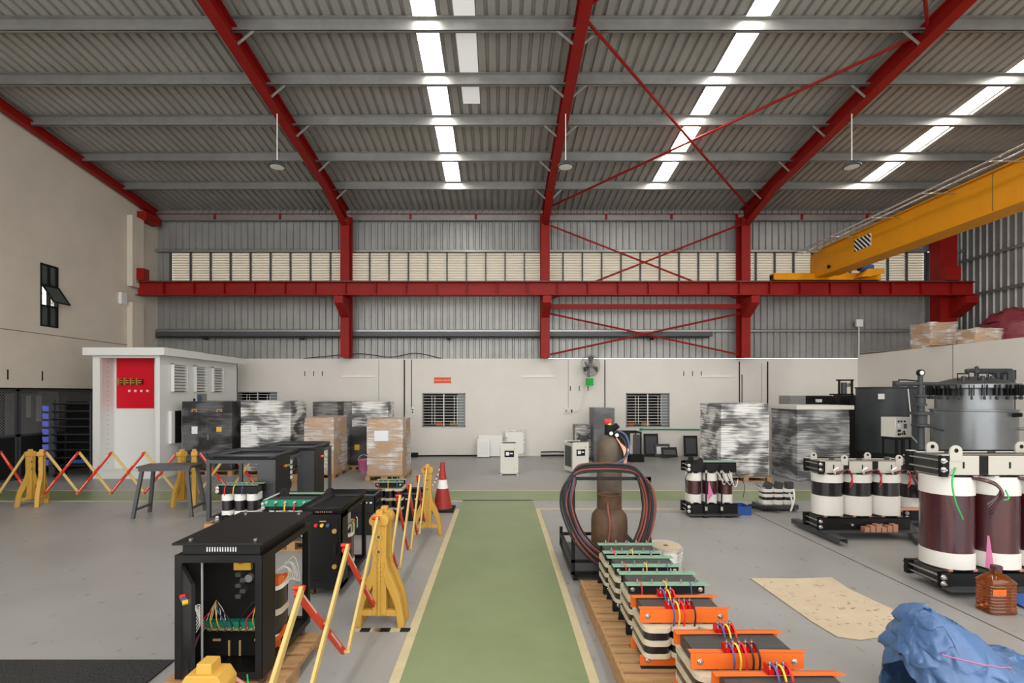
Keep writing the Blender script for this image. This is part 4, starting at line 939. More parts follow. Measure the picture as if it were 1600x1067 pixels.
# middle one
t = big_tx('three-coil transformer with white and black windings on a cream clamp frame', 4.23, 6.48, .34, 3, .365, .38, (.1, .27, .29, .83, .85, 1.02), [(0, .47, 'wtape', .012), (.47, .8, 'coilb', 0), (.8, 1, 'wtape', .012)], 'frame', lugs=((.08, .29), (.3, 0), (.82, .29), (1.02, 0)))
for i in range(3):
    x = .19+i*.38
    for k in range(2): lead(t, [(x+k*.03, -.0, .86), (x+.12+k*.02, -.05, .9), (x+.17, -.06, .8-k*.05), (x+.15, -.04, .68)], .01, 'wr' if k else 'coilr')
    lead(t, [(x-.02, -.01, .85), (x-.06, -.05, .9), (x-.0, -.04, .93)], .012, 'white')
ch = B(); 
def channel(a, c, lab):
    q = B(); q.bar(a, c, .1, .006, 'dark'); d = (Vector(c)-Vector(a)).normalized(); s = d.cross(Vector((0,0,1)))*.048
    for e in (1, -1): q.bar(Vector(a)+s*e+Vector((0,0,-.03)), Vector(c)+s*e+Vector((0,0,-.03)), .005, .062, 'dark')
    thing(q, 'steel_channel', lab, 'channel')
channel((fx(1243, 7.1), 7.12, .094-.0), (fx(1320, 6.1), 6.12, .094), 'black steel channel on the floor under the left of the cream-framed transformer')
channel((fx(1415, 7.0), 7.0, .094), (fx(1440, 6.1), 6.12, .094), 'black steel channel on the floor under its right end')
for i in range(6):
    q = B(); x = fx(1358+i*9, 6.3); q.box(0, .06, 0, .08, 0, .06+.018*(i % 3), 'copper'); thing(q, 'copper_block', 'copper block leaning at the base of the cream-framed transformer', 'block', 'copper blocks on the floor', (x, 6.37, .109))
# wired one between
t = big_tx('partly hidden transformer with a tangle of dark red leads', fx(1418, 7.0), 7.0, .4, 2, .3, .31, (.1, .25, .27, .75, .78, .95), [(0, .3, 'wtape', .012), (.3, .7, 'coilb', 0), (.7, 1, 'wtape', .012)], 'frame')
for k in range(12):
    o = random.uniform(-.08, .08); lead(t, [(-.1+k*.02, -.02, .86+o), (-.06+k*.025, -.12, .8+o), (.02+k*.02, -.15, .62+o), (.1+k*.02, -.1, .45+o)], .012, 'coilr')
q = B(); q.box(-.2, .35, -.12, -.05, .27, .3, 'copper'); q.build('copper_bar', t)
# left small one with dark red coils
t = big_tx('dark red three-coil transformer with a green top strip, near the wrapped pallet cabinet', fx(1078, 7.65), 7.65, .3, 3, .215, .243, (.03, .19, .21, .66, .68, .83), [(0, .27, 'wtape', .012), (.27, .74, 'coilr', 0), (.74, 1, 'wtape', .012)], 'black', lugs=((.09, .2), (.16, .0)))
q = B(); q.box(.2, .72, .02, .12, .832, .85, 'green'); q.build('green_strip', t)
for x in (.23, .47): q = B(); q.cyl((x, -.05, .0), (x, -.05, .8), .012, n=8, mat='matt'); q.cyl((x, -.05, .1), (x, -.05, .16), .025, n=8, mat='steel'); q.cyl((x, -.05, .68), (x, -.05, .72), .022, n=8, mat='steel'); q.build('tie_rod', t)
for x in (.2, .55): q = B(); q.box(x-.03, x+.03, -.12, .35, 0, .03, 'matt'); q.build('foot_rail', t)
for k in range(5): lead(t, [(.4+k*.05, -.03, .7), (.45+k*.05, -.08, .6-k*.03), (.5+k*.05, -.06, .5), (.56+k*.04, -.05, .58)], .006, 'wk' if k % 2 else 'ww')
lead(t, [(.7, 0, .68), (.82, -.05, .5), (.8, -.05, .3)], .005, 'wk'); lead(t, [(0, 0, .7), (-.08, -.03, .6), (-.06, -.03, .45)], .006, 'wk')
q = B(); q.add([(.26, -.07, .58), (.31, -.075, .4), (.33, -.08, .36), (.25, -.07, .25)], [(0,1,2,3)], 'pink'); q.build('pink_tag', t)
o = bin_(0, .27, 0, .3, 0, .13, 'blue').build('parts_bin', loc=(fx(1145, 7.75), 7.7, 0)); tag(o, 'blue parts bin on the floor beside the dark red transformer', 'bin')
# dismantled one
t = T('dismantled_transformer', 'small dismantled transformer lying on black angles before the dark wrapped crate', 'transformer', (fx(1192, 8.0), 8.0, 0), 0)
for i in range(3): coil_part(t, .1+i*.17, .1, .165, .2, .05, [(.1, .17, 'wtape', .004), (.17, .22, 'coilb', 0), (.22, .27, 'wtape', .004), (.27, .3, 'coilb', 0), (.3, .34, 'wtape', .004)])
for i in range(3): q = B(); R = Matrix.Translation((.14+i*.17, .1, .4)) @ Matrix.Rotation(.5-i*.3, 4, 'Y'); vs = [R @ Vector(p) for p in ((-.05,-.05,-.06),(.05,-.05,-.06),(.05,.05,-.06),(-.05,.05,-.06),(-.05,-.05,.05),(.05,-.05,.05),(.05,.05,.05),(-.05,.05,.05))]; q.add(vs, [(0,3,2,1),(4,5,6,7),(0,1,5,4),(1,2,6,5),(2,3,7,6),(3,0,4,7)], 'lam'); q.build('core_limb', t)
q = B(); q.bar((-.2, -.0, .09), (.2, -.15, .05), .06, .04, 'black'); q.bar((-.18, .1, .05), (.55, .0, .05), .05, .06, 'black'); q.bar((.1, .25, .05), (.6, .1, .05), .05, .06, 'black'); q.box(-.05, .55, -.05, .25, .03, .1, 'dark'); q.build('base_angles', t)
q = B(); q.tube(spl([(.4, -.05, .3), (.42, -.1, .15), (.38, -.12, .02), (.45, -.1, .2), (.5, 0, .35)]), .012, 6, 'white'); q.build('tape_tail', t)
q = B(); q.cyl((-.05, .1, .42), (.05, .1, .35), .02, mat='steel'); q.cyl((.2, .1, .35), (.22, .1, .55), .006, mat='steel', n=6); q.build('rods', t)

# wrapped pallets at right
cabinet('wrapped_cabinet', 'bright silver wrapped cabinet on a pallet, left of two at right', 'cabinet', 4.81, 5.83, 10.7, 1.1, .1, 1.58, 'dark', 'wraps', 'wrapped cabinets at right', doors=False, seed=21)
pallet(4.78, 5.88, 10.65, 11.85, .1, 'pallet under the bright silver wrapped cabinet at right')
cabinet('wrapped_crate', 'dark wrapped crate with an overhanging top board, right of two', 'crate', 6.4, 7.5, 10.6, 1.0, .0, 1.56, 'dark', 'wrapm', 'wrapped cabinets at right', doors=False, top='cream', seed=22)

m_ = T('motor_unit', 'black motor unit standing behind the dark wrapped crate', 'machine', (fx(1265, 12.6), 12.6, 0)); bb = B(); bb.box(-.5, .7, .0, .6, 0, 1.35, 'dark'); bb.build('base', m_)
bb = B(); bb.box(-.5, -.1, 0, .5, 1.35, 1.85, 'grey'); bb.build('side_panel', m_); bb = B(); bb.cyl((-.1, .25, 1.65), (.72, .25, 1.65), .2, mat='black', n=24); bb.build('motor', m_); bb = B(); bb.box(.18, .32, .0, .05, 1.68, 1.76, 'white'); bb.build('label_plate', m_)
m_ = T('motor_unit', 'black machine head with a grey plate right of the motor behind the crate', 'machine', (fx(1318, 12.4)+.3, 12.4, 0)); bb = B(); bb.box(-.15, .5, 0, .6, 0, 1.86, 'black'); bb.build('body', m_); bb = B(); bb.box(.1, .32, -.02, 0, 1.6, 1.72, 'grey'); bb.build('plate', m_)
m_ = T('pump_frame', 'small black frame with a pump above the dark machines', 'pump', (fx(1319, 12.9), 13.1, 0))
bb = B(); 
for x in (0, .34): bb.box(x, x+.04, 0, .04, 0, 2.28, 'black')
bb.box(-.05, .4, 0, .04, 2.24, 2.28, 'black'); bb.box(-.05, .4, 0, .3, 1.86, 1.9, 'black'); bb.build('frame', m_); bb = B(); bb.cyl((.2, .1, 1.9), (.2, .1, 2.2), .07, mat='dark'); bb.cyl((.2, .1, 2.1), (.42, .1, 2.15), .05, mat='steel'); bb.build('pump', m_)

# tanks
def bolts_ring(bb, r, z, n, cx=0, cy=0, s=1):
    for k in range(n):
        a = 2*PI*k/n; R = Matrix.Translation((cx, cy, 0)) @ Matrix.Rotation(a, 4, 'Z')
        vs = lambda x0, x1, y0, y1, z0, z1: [R @ Vector(p) for p in ((x0,y0,z0),(x1,y0,z0),(x1,y1,z0),(x0,y1,z0),(x0,y0,z1),(x1,y0,z1),(x1,y1,z1),(x0,y1,z1))]
        F_ = [(0,3,2,1),(4,5,6,7),(0,1,5,4),(1,2,6,5),(2,3,7,6),(3,0,4,7)]
        for o in (-.05, .03): bb.add(vs(r, r+.1, o*s, (o+.018)*s, z-.15, z+.03), F_, 'black')
        bb.cyl(R @ Vector((r+.05, 0, z-.17)), R @ Vector((r+.05, 0, z+.05)), .012, n=6, mat='dark'); bb.cyl(R @ Vector((r+.05, -.02, z-.19)), R @ Vector((r+.05, .02, z-.19)), .028, n=10, mat='tankd')
a = T('pressure_tank', 'large grey autoclave tank with bolted domed lid behind the largest transformer', 'tank', (8.25, 8.6, 0)); a.scale = (.73, .73, 1)
bb = B(); bb.lathe([(.001, .05), (.77, .05), (.77, 1.6), (.79, 1.61), (.79, 1.63), (.69, 1.635), (.69, 1.98)], n=64, mat='tank'); bb.build('body', a)
bb = B(); bb.lathe([(.69, 1.98), (.8, 1.98), (.82, 2.0), (.82, 2.06), (.8, 2.07), (.7, 2.08), (.55, 2.13), (.35, 2.17), (.15, 2.195), (.001, 2.2)], n=64, mat='tank'); bb.build('domed_lid', a)
bb = B(); bolts_ring(bb, .76, 2.02, 24); bb.build_each('lid_clamp', a)
bb = B(); bb.cyl((0, -.1, 2.2), (0, -.1, 2.28), .045, mat='tankd'); bb.cyl((0, -.1, 2.26), (0, -.1, 2.31), .07, mat='tankd'); bb.lathe([(.001, 2.38), (.04, 2.36), (.04, 2.33), (.001, 2.3)], c=(0, -.1, 0), n=16, mat='tankd')
bb.tube([(-.26, -.1, 2.29), (-.1, -.1, 2.3), (.0, -.1, 2.3)], .035, 8, 'tankd'); bb.build('top_valve', a)
bb = B(); bb.tube([(0, -.1, 2.3), (.82, -.1, 2.3), (.87, -.1, 2.28), (.88, -.1, 1.1)], .035, 10, 'tankd'); bb.prism([(.25, 2.28), (.85, 2.28), (.85, 2.0)], -.12, -.08, 'y', 'tankd'); bb.bar((.5, -.12, 2.1), (.7, -.12, 2.3), .06, .02, 'tankd'); bb.build('lid_arm', a)
bb = B()
for cx, cy, rr in ((-.5, -.3, .13), (-.25, -.5, .1), (.12, -.35, .08), (.35, -.4, .07)): bb.tube([(cx-rr, cy, 2.12), (cx-rr*1.1, cy, 2.24), (cx+rr*.8, cy-.02, 2.24), (cx+rr, cy, 2.14)], .013, 6, 'matt'); bb.cyl((cx, cy, 2.1), (cx, cy, 2.2), .04, mat='tankd')
bb.build_each('lid_fitting', a)
bb = B(); bb.cyl((.18, -.76, 1.55), (.22, -.9, 1.56), .035, mat='matt'); bb.cyl((.45, -.62, 1.32), (.47, -.75, 1.32), .025, mat='steel'); bb.box(.78, .9, -.1, .05, 1.25, 1.5, 'tankd'); bb.build_each('side_fitting', a)
for k in range(4): bb = B(); bb.cyl((.6*math.cos(k*PI/2+.7), .6*math.sin(k*PI/2+.7), 0), (.6*math.cos(k*PI/2+.7), .6*math.sin(k*PI/2+.7), .06), .05, mat='matt'); bb.build('foot', a)
v = T('valve_stand', 'black flanged valve column with a pressure gauge between the two tanks', 'valve', (fx(1438, 8.05), 8.05, 0))
bb = B(); bb.cyl((0, 0, 0), (0, 0, 1.05), .05, mat='tankd'); bb.lathe([(.001, 1.35), (.06, 1.35), (.12, 1.37), (.12, 1.4), (.09, 1.41), (.09, 1.55), (.14, 1.56), (.14, 1.6), (.05, 1.61), (.05, 1.7), (.09, 1.7), (.09, 1.73), (.07, 1.74), (.07, 1.84), (.1, 1.85), (.1, 1.88), (.04, 1.89), (.035, 2.2), (.001, 2.21)], n=20, mat='tankd'); bb.cyl((0, 0, 1.05), (0, 0, 1.36), .04, mat='tankd'); bb.build('valve_column', v)
bb = B(); bb.cyl((0, -.03, 2.24), (0, .02, 2.24), .055, mat='matt'); bb.cyl((0, -.035, 2.24), (0, -.03, 2.24), .035, mat='lgrey'); bb.build('gauge', v)
bb = B(); bb.tube([(-.42, 0, 2.05), (0, 0, 2.06)], .035, 8, 'tankd'); bb.tube([(0, 0, 2.06), (.58, 0, 2.06)], .03, 8, 'tankd'); bb.tube([(0, 0, 1.4), (.2, .0, 1.36), (.5, .15, 1.3)], .03, 8, 'tankd'); bb.build('pipes', v)
k = T('storage_tank', 'tall dark grey tank standing left of the autoclave', 'tank', (fx(1389, 11.2), 11.2, 0))
R_ = .62
bb = B(); bb.lathe([(.001, .55), (.4, .4), (R_, .6), (R_, 2.02), (R_+.02, 2.03), (R_+.02, 2.05), (.001, 2.055)], n=48, mat='tankd'); bb.build('body', k)
for q_ in range(4): bb = B(); bb.cyl((.5*math.cos(q_*PI/2+.78), .5*math.sin(q_*PI/2+.78), 0), (.5*math.cos(q_*PI/2+.78), .5*math.sin(q_*PI/2+.78), .7), .04, mat='tankd'); bb.build('leg', k)
bb = B(); bb.box(-R_+.04, -R_+.17, -.45, -.43, 1.78, 1.9, 'white'); bb.build('label_plate', k)
bb = B(); bb.tube([(-.1, -.4, 2.1), (-.1, -.4, 2.2), (.05, -.4, 2.2), (.3, -.4, 2.18), (.3, -.4, 2.08)], .015, 6, 'matt'); bb.cyl((-.1, -.3, 2.05), (-.1, -.3, 2.18), .05, mat='tankd'); bb.cyl((.4, -.1, 2.05), (.4, -.1, 2.14), .05, mat='tankd'); bb.tube(spl([(-.08, -.62, 2.0), (-.06, -.66, 1.4), (-.12, -.68, 1.1), (.1, -.7, .8)]), .012, 6, 'lgrey'); bb.build('top_fittings', k)
c = T('control_box', 'cream control box with dials on a black stand before the storage tank', 'control box', (fx(1412, 9.6), 9.6, 0), .2); c.scale = (.8, 1, 1)
bb = B(); bb.box(-.24, .24, 0, .3, 1.05, 1.44, 'cream'); bb.build('housing', c, bevel=.008)
bb = B()
for x, z in ((-.16, 1.36), (-.08, 1.36), (.02, 1.36), (-.05, 1.12), (.02, 1.12), (-.0, 1.16)): bb.cyl((x, 0, z), (x, -.015, z), .02, n=10, mat='matt')
bb.box(.0, .09, -.006, 0, 1.22, 1.31, 'coilr'); bb.box(-.17, -.1, -.006, 0, 1.24, 1.31, 'white'); bb.box(-.18, -.09, -.006, 0, 1.16, 1.2, 'matt'); bb.box(-.18, -.09, -.006, 0, 1.09, 1.13, 'matt'); bb.build_each('dial', c)
for x in (-.22, .2):
    for y in (0, .26): bb = B(); bb.box(x, x+.03, y, y+.03, 0, 1.05, 'black'); bb.build('stand_leg', c)
bb = B(); bb.box(-.22, .22, 0, .3, 1.0, 1.05, 'black'); bb.box(-.02, .04, 0, .04, .1, 1.0, 'black'); bb.build('stand_rail', c)
bb = bin_(0, .6, 0, .5, 0, .28, 'lgrey'); thing(bb, 'white_trough', 'pale trough between the control box and the autoclave', 'trough', loc=(6.1, 7.5, .56))
tb_ = T('low_table', 'black low table carrying the pale trough', 'table', (6.4, 7.75, 0))
for sx in (-.27, .27):
    for sy in (-.2, .2): q = B(); q.box(sx-.02, sx+.02, sy-.02, sy+.02, 0, .52, 'black'); q.build('leg', tb_)
q = B(); q.box(-.32, .32, -.27, .27, .52, .555, 'black'); q.build('top', tb_)
# on the low roof at right
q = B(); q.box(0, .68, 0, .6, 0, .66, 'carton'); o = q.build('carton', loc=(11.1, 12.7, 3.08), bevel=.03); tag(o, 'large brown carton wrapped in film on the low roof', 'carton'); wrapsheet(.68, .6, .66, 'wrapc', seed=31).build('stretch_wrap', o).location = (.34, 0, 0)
q = B(); q.box(0, .35, 0, .4, 0, .3, 'rust'); thing(q, 'crate', 'small brown crate behind the two cartons on the low roof', 'crate', loc=(11.95, 12.2, 3.08))
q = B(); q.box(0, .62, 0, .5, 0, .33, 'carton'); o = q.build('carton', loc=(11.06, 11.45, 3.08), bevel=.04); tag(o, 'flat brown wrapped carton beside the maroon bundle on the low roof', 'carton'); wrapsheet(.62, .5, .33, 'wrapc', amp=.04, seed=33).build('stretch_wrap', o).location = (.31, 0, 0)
bb = B(); bb.lathe([(.66, 0), (.68, .3), (.63, .65), (.4, .92), (.1, 1.04), (.001, 1.05)], n=28, mat='burg')
random.seed(5); bb.v = [(x+random.uniform(-.02, .02), y+random.uniform(-.02, .02), z+(random.uniform(-.03, .03) if z > .05 else 0)) for x, y, z in bb.v]
thing(bb, 'wrapped_bundle', 'big maroon film-wrapped bundle at the right edge of the low roof', 'bundle', loc=(13.4, 12.85, 3.085))
for (x, y, w_, l_, lb, z) in ((11.05, 13.4, .5, 1.5, 'long torn brown cardboard sheet on the low roof edge', 0), (11.03, 12.02, .4, .6, 'brown cardboard sheet between cartons on the low roof edge', .0)):
    bb = B(); n = 8
    vs = []; rr = random.Random(9)
    for i in range(n+1):
        for j in (0, 1): vs.append((-.12+rr.uniform(-.03, .03) if j == 0 else w_, i*l_/n, .02+rr.uniform(0, .05)))
    bb.add(vs, [(2*i, 2*i+1, 2*i+3, 2*i+2) for i in range(n)], 'carton'); o = thing(bb, 'cardboard_sheet', lb, 'cardboard', loc=(x, y, 3.08)); md = o.modifiers.new('s', 'SOLIDIFY'); md.thickness = .012; 

# ------------------------------------------------------------------ black power cabinets at left
def frame_posts(bb, W, Dp, z0, z1, t=.04, mt='black'):
    for x in (-W/2, W/2-t):
        for y in (0, Dp-t): bb.box(x, x+t, y, y+t, z0, z1, mt)
    for z in (z0, z1-t):
        for y in (0, Dp-t): bb.box(-W/2+t, W/2-t, y, y+t, z, z+t, mt)
        for x in (-W/2, W/2-t): bb.box(x, x+t, t, Dp-t, z, z+t, mt)
def castors(par, W, Dp, h=.08):
    for sx in (-1, 1):
        for y in (.08, Dp-.08):
            q = B(); x = sx*(W/2-.02); q.cyl((x-.015, y, h*.45), (x+.015, y, h*.45), h*.45, mat='rust', n=18); q.box(x-.02, x+.02, y-.02, y+.02, h*.6, h, 'dark'); q.build('castor', par)
pallet(-2.1, -1.34, 2.75, 3.75, .1, 'pallet under the open black cabinet in the foreground')
m = T('power_cabinet', 'open black power cabinet in the foreground with flat lid and green terminal strip', 'cabinet', (-1.7125, 3.0, .1))
W_, DP, zt_ = .535, .76, .815
castors(m, W_-.03, DP, .06)
q = B(); frame_posts(q, W_, DP, .06, zt_, .045); q.box(-W_/2+.045, W_/2-.045, .045, DP-.045, .08, .095, 'black'); q.build('frame', m)
q = B(); q.box(-W_/2, -W_/2+.004, .04, DP-.04, .1, zt_, 'black'); q.build('left_panel', m)
q = B(); q.box(W_/2-.004, W_/2+.001, .0, .17, .08, zt_, 'black'); q.build('right_panel', m)
q = B(); q.box(-W_/2+.04, W_/2-.04, .2, .206, .1, zt_-.02, 'matt'); q.build('back_plate', m)
q = B(); i_ = .03; q.box(-W_/2+i_, W_/2-i_, i_, DP-i_, zt_, zt_+.055, 'black')
for k in range(12): q.box(-.09+k*.016, -.083+k*.016, i_-.002, i_, zt_+.015, zt_+.042, 'lgrey')
q.build('riser', m)
q = B(); q.box(-W_/2-.005, W_/2+.01, -.02, DP+.02, zt_+.066, zt_+.08, 'black'); lid = q.build('lid', m, bevel=.002)
for x in (-.2, .2):
    for y in (.05, DP-.05): q = B(); q.cyl((x, y, zt_+.08), (x, y, zt_+.088), .013, n=8, mat='steel'); q.build('lid_screw', lid)
q = B(); q.box(.0, .11, .17, .2, zt_-.15, zt_-.085, 'wy'); q.box(-.015, -.0, .17, .2, zt_-.1, zt_-.06, 'brass'); q.box(.115, .13, .17, .2, zt_-.1, zt_-.06, 'brass'); q.cyl((.055, .165, zt_-.075), (.055, .15, zt_-.075), .03, n=16, mat='wr'); q.build('isolator_switch', m)
q = B(); 
for k in range(5): q.box(.015+(k % 2)*.03, .05+(k % 2)*.03, .16, .2, zt_-.19-k*.035, zt_-.165-k*.035, 'steel')
q.cyl((.1, .19, zt_-.2), (.1, .16, zt_-.2), .025, mat='grey'); q.build('contactor', m)
zt2 = .31
q = B(); q.box(-W_/2+.075, W_/2-.05, .155, .2, zt2-.02, zt2+.03, 'dgreen'); q.box(-W_/2+.11, W_/2-.05, .15, .156, zt2-.024, zt2-.012, 'ylws'); ts = q.build('terminal_strip', m)
for k in range(9): q = B(); x = -W_/2+.1+k*.045; q.cyl((x, .155, zt2+.0), (x, .12, zt2-.012), .006, n=8, mat='steel'); q.cyl((x, .15, zt2), (x, .14, zt2-.004), .011, n=6, mat='steel'); q.build('terminal_stud', ts)
cols = ['wr', 'wy', 'wy', 'wu', 'wk', 'wk', 'wr', 'wy', 'wk']
for k in range(9):
    x = -W_/2+.1+k*.045; cx = -.11 if k < 5 else .16; q = B(); q.tube(spl([(x, .14, zt2), (x+(cx-x)*.1, .12, zt2+.06), (x+(cx-x)*.7, .14, zt2+.11+.02*(k % 3)), (cx, .17, zt2+.16)], 5), .0035, 6, cols[k]); q.build('wire', m)
for k in range(6): q = B(); q.tube(spl([(.16-.004*k, .17, zt2+.16), (.17, .165, zt2+.28), (.175+.003*k, .18, zt_-.05)], 5), .0022, 5, 'ww'); q.build('wire', m)
for k in range(5): q = B(); q.tube(spl([(-.11, .17, zt2+.16), (-.13+k*.02, .14, zt2+.11), (-.15+k*.03, .13, zt2+.05)], 5), .0022, 5, 'ww'); q.build('wire', m)
q = B(); q.box(-.05, -.038, .196, .2, .1, .2, 'ylws'); q.box(.02, .032, .196, .2, .1, .2, 'ylws'); q.box(-.15, -.1, .196, .2, .195, .21, 'ylws'); q.box(.12, .17, .196, .2, .195, .21, 'ylws'); q.build('slot_plates', m)
q = B(); q.box(-W_/2+.1, -W_/2+.108, .1, .11, .02+.08, zt_-.05, 'lgrey'); q.build('inner_rail', m)
q = B(); q.add([(-.17, .1, .3), (-.16, .08, .3), (-.2, .06, .16), (-.24, .08, .13), (-.26, .1, .18)], [(0,1,2,3,4)], 'pink'); q.build('paper_cone', m)
dr = B(); A = Vector((-W_/2+.05, .0, 0)); C_ = A+Vector((.26, -.31, 0))*.95
dr.bar(A+Vector((0,0,.42)), C_+Vector((0,0,.42)), .018, zt_-.12-.03, 'black'); do = dr.build('front_door', m)
dd = (C_-A).normalized(); nn = Vector((dd.y, -dd.x, 0))
q = B(); 
for k, mt in enumerate(('wr', 'rubu', 'wy')): p = A+dd*(.16+.05*k)+Vector((0,0,.62)); q.cyl(p, p+nn*.035, .014, n=12, mat=mt)
q.build('push_buttons', do)
q = B(); p = A+dd*.3+Vector((0,0,.6))-nn*.015
for k in range(6): q.tube(spl([p, p-nn*.03+Vector((0,0,-.02*k)), p-nn*.01+Vector((0,0,-.05-.02*k))], 4), .0025, 5, 'ww')
q.build('door_wires', do)
q = B(); p = A+dd*.3+Vector((0,0,.3)); q.bar(p+nn*.01, p+nn*.01+Vector((0,0,-.1)), .02, .01, 'matt', up=nn); q.build('door_handle', do)
# contents seen through the right opening
coil_part(m, .12, .42, .2, .22, .07, [(.14, .17, 'white', .005), (.17, .3, 'coilb', 0), (.3, .34, 'tape', .006), (.34, .47, 'coilb', 0), (.47, .5, 'white', .005)])
q = B(); q.box(-.2, .24, .3, .31, .09, .15, 'orange'); q.add([(.03, .3, .15), (.24, .3, .15), (.26, .42, .2), (.03, .42, .2)], [(0,1,2,3)], 'orange'); q.box(-.2, .24, .28, .34, .52, .58, 'orange'); q.build_each('coil_clamp', m)
for k in range(7): lead(m, [(.18, .30+.03*k, .58), (.255, .32+.03*k, .64-.015*(k % 3)), (.275, .36+.03*k, .58-.02*k), (.24, .38+.02*k, .5)], .0022, 'ww', 'wire')
for k in range(5): lead(m, [(.14, .34+.02*k, .5), (.23, .34+.03*k, .55), (.2, .4, .48)], .005, ('wr', 'wy', 'orange', 'wr', 'wy')[k], 'wire')
q = B(); q.tube(spl([(.2, -.05, .12), (.25, -.12, .06), (.27, -.1, .02)], 5), .004, 5, 'wg'); q.build('earth_wire', m)
# second cabinet
m = T('power_cabinet', 'closed black cabinet with red, yellow and blue buttons and an open tray top', 'cabinet', (-1.66, 4.6, 0))
W_, DP, zt_ = .36, .86, .77
castors(m, W_-.1, DP)
q = B(); frame_posts(q, W_, DP, .08, zt_, .04); q.box(-W_/2+.04, W_/2-.04, .04, DP-.04, .08, .095, 'black'); q.build('frame', m)
q = B(); q.box(-W_/2+.03, W_/2-.03, -.006, .01, .1, zt_-.03, 'black'); dro = q.build('front_door', m)
q = B()
for k, mt in enumerate(('wr', 'wy', 'rubu')): q.cyl((-.05+k*.055, -.006, zt_-.095), (-.05+k*.055, -.03, zt_-.095), .016, n=12, mat=mt)
q.box(-.02, .04, -.009, -.006, zt_-.065, zt_-.055, 'brass'); q.build('push_buttons', dro)
for z in (zt_-.15, .29): q = B(); q.cyl((.12, -.006, z), (.12, -.02, z), .022, n=16, mat='brass'); q.build('cam_lock', dro)
q = B(); q.box(.1, .135, -.02, -.006, zt_-.38, zt_-.27, 'matt'); q.build('door_handle', dro)
for r_ in range(5):
    q = B()
    for k in range(12): q.box(-.14+k*.015, -.133+k*.015, -.009, -.006, .15+r_*.035, .17+r_*.035, 'matt')
    q.build('vent_row', dro)
q = B(); q.box(W_/2-.004, W_/2, .0, .2, .08, zt_, 'black'); q.box(-W_/2, -W_/2+.004, .04, DP, .1, zt_, 'black'); q.build('side_panels', m)
q = B(); z = zt_; 
q.add([(-W_/2+.02, .02, z), (W_/2-.02, .02, z), (W_/2-.02, DP-.02, z), (-W_/2+.02, DP-.02, z), (-W_/2-.03, -.02, z+.07), (W_/2+.01, -.02, z+.07), (W_/2+.01, DP, z+.07), (-W_/2-.03, DP, z+.07)], [(0,1,5,4), (1,2,6,5), (2,3,7,6), (3,0,4,7)], 'black')
q.box(-W_/2+.02, W_/2-.02, .02, DP-.02, z-.01, z, 'matt'); o = q.build('open_tray', m); md = o.modifiers.new('s', 'SOLIDIFY'); md.thickness = .006
q = B()
for k in range(8): q.box(-.06+k*.02, -.052+k*.02, .0, .004, z+.02, z+.03, 'copper')
q.build('tray_slots', m)
coil_part(m, .04, .5, .2, .2, .07, [(.16, .2, 'white', .005), (.2, .44, 'coilr', 0), (.44, .48, 'white', .005)])
q = B(); q.box(-.14, .15, .38, .5, .5, .54, 'lam'); q.build('coil_clamp', m)
for k in range(8): lead(m, [(.12, .3+.02*k, .52), (.175, .3+.03*k, .6+.02*(k % 3)), (.165, .36+.03*k, .5)], .005, ('ww', 'dgreen', 'wy', 'ww', 'orange', 'wk', 'dgreen', 'ww')[k], 'wire')
# two open frames behind
def open_frame(lab, x0, x1, y, dp, H):
    m = T('cabinet_frame', lab, 'cabinet', ((x0+x1)/2, y, 0), 0, 'unfinished cabinet frames'); W = x1-x0
    q = B(); frame_posts(q, W, dp, .03, H, .05, 'dark'); q.build('frame', m)
    q = B(); z = H; i = .03; q.add([(-W/2+i, i, z), (W/2-i, i, z), (W/2-i, dp-i, z), (-W/2+i, dp-i, z), (-W/2+i*.5, i*.2, z+.08), (W/2-i*.5, i*.2, z+.08), (W/2-i*.5, dp-i*.2, z+.08), (-W/2+i*.5, dp-i*.2, z+.08)], [(0,1,5,4), (1,2,6,5), (2,3,7,6), (3,0,4,7)], 'dark'); o = q.build('top_tray', m); md = o.modifiers.new('s', 'SOLIDIFY'); md.thickness = .01
    q = B()
    for k in range(40): q.box(-W/2+.1+k*.02, -W/2+.11+k*.02, .004, .01, z+.03, z+.05, 'matt')
    q.build('tray_slots', m)
    q = B(); q.box(W/2-.26, W/2-.02, -.004, .0, .05, H-.03, 'dark'); q.build('front_panel', m)
    sp = B(); sp.box(W/2-.0, W/2+.006, .0, dp*.52, .05, H+.04, 'black'); so = sp.build('side_door', m)
    q = B()
    for k, mt in enumerate(('wr', 'wy', 'wg')): q.cyl((W/2, .26+.05*k, H-.13), (W/2+.03, .26+.05*k, H-.13), .018, n=10, mat=mt)
    q.cyl((W/2, .45, H-.14), (W/2+.02, .45, H-.14), .02, n=10, mat='brass'); q.build('push_buttons', so)
    q = B(); q.box(W/2-.3, W/2-.05, dp*.6, dp*.7, .4, H-.15, 'black'); 
    for k in range(4): q.box(W/2-.06, W/2-.03, dp*.58, dp*.7, .55+k*.08, .6+k*.08, 'white')
    q.build('switchgear', m)
    return m
open_frame('nearer open black cabinet frame behind the foreground cabinets', -4.29, -3.28, 7.2, .95, .93)
open_frame('farther black cabinet frame standing in front of the left wrapped carton', -4.1, -3.15, 8.37, .85, .93)
big_tx('white-banded three-coil transformer in front of the nearer open frame', -3.9, 6.85, .26, 3, .155, .175, (.13, .2, .21, .5, .51, .62), [(0, .2, 'white', .01), (.2, .68, 'coilb', 0), (.68, 1, 'white', .01)], 'black')
o = None
t = T('board', 'pale green terminal board on the white-banded transformer by the frame', 'board', (-3.65, 6.95, .62))
q = B(); q.box(-.28, .28, -.1, -.06, .005, .013, 'green'); q.box(-.24, .3, .04, .1, .005, .013, 'green'); q.box(-.2, .2, -.08, .08, 0, .005, 'matt'); q.build('strips', t)
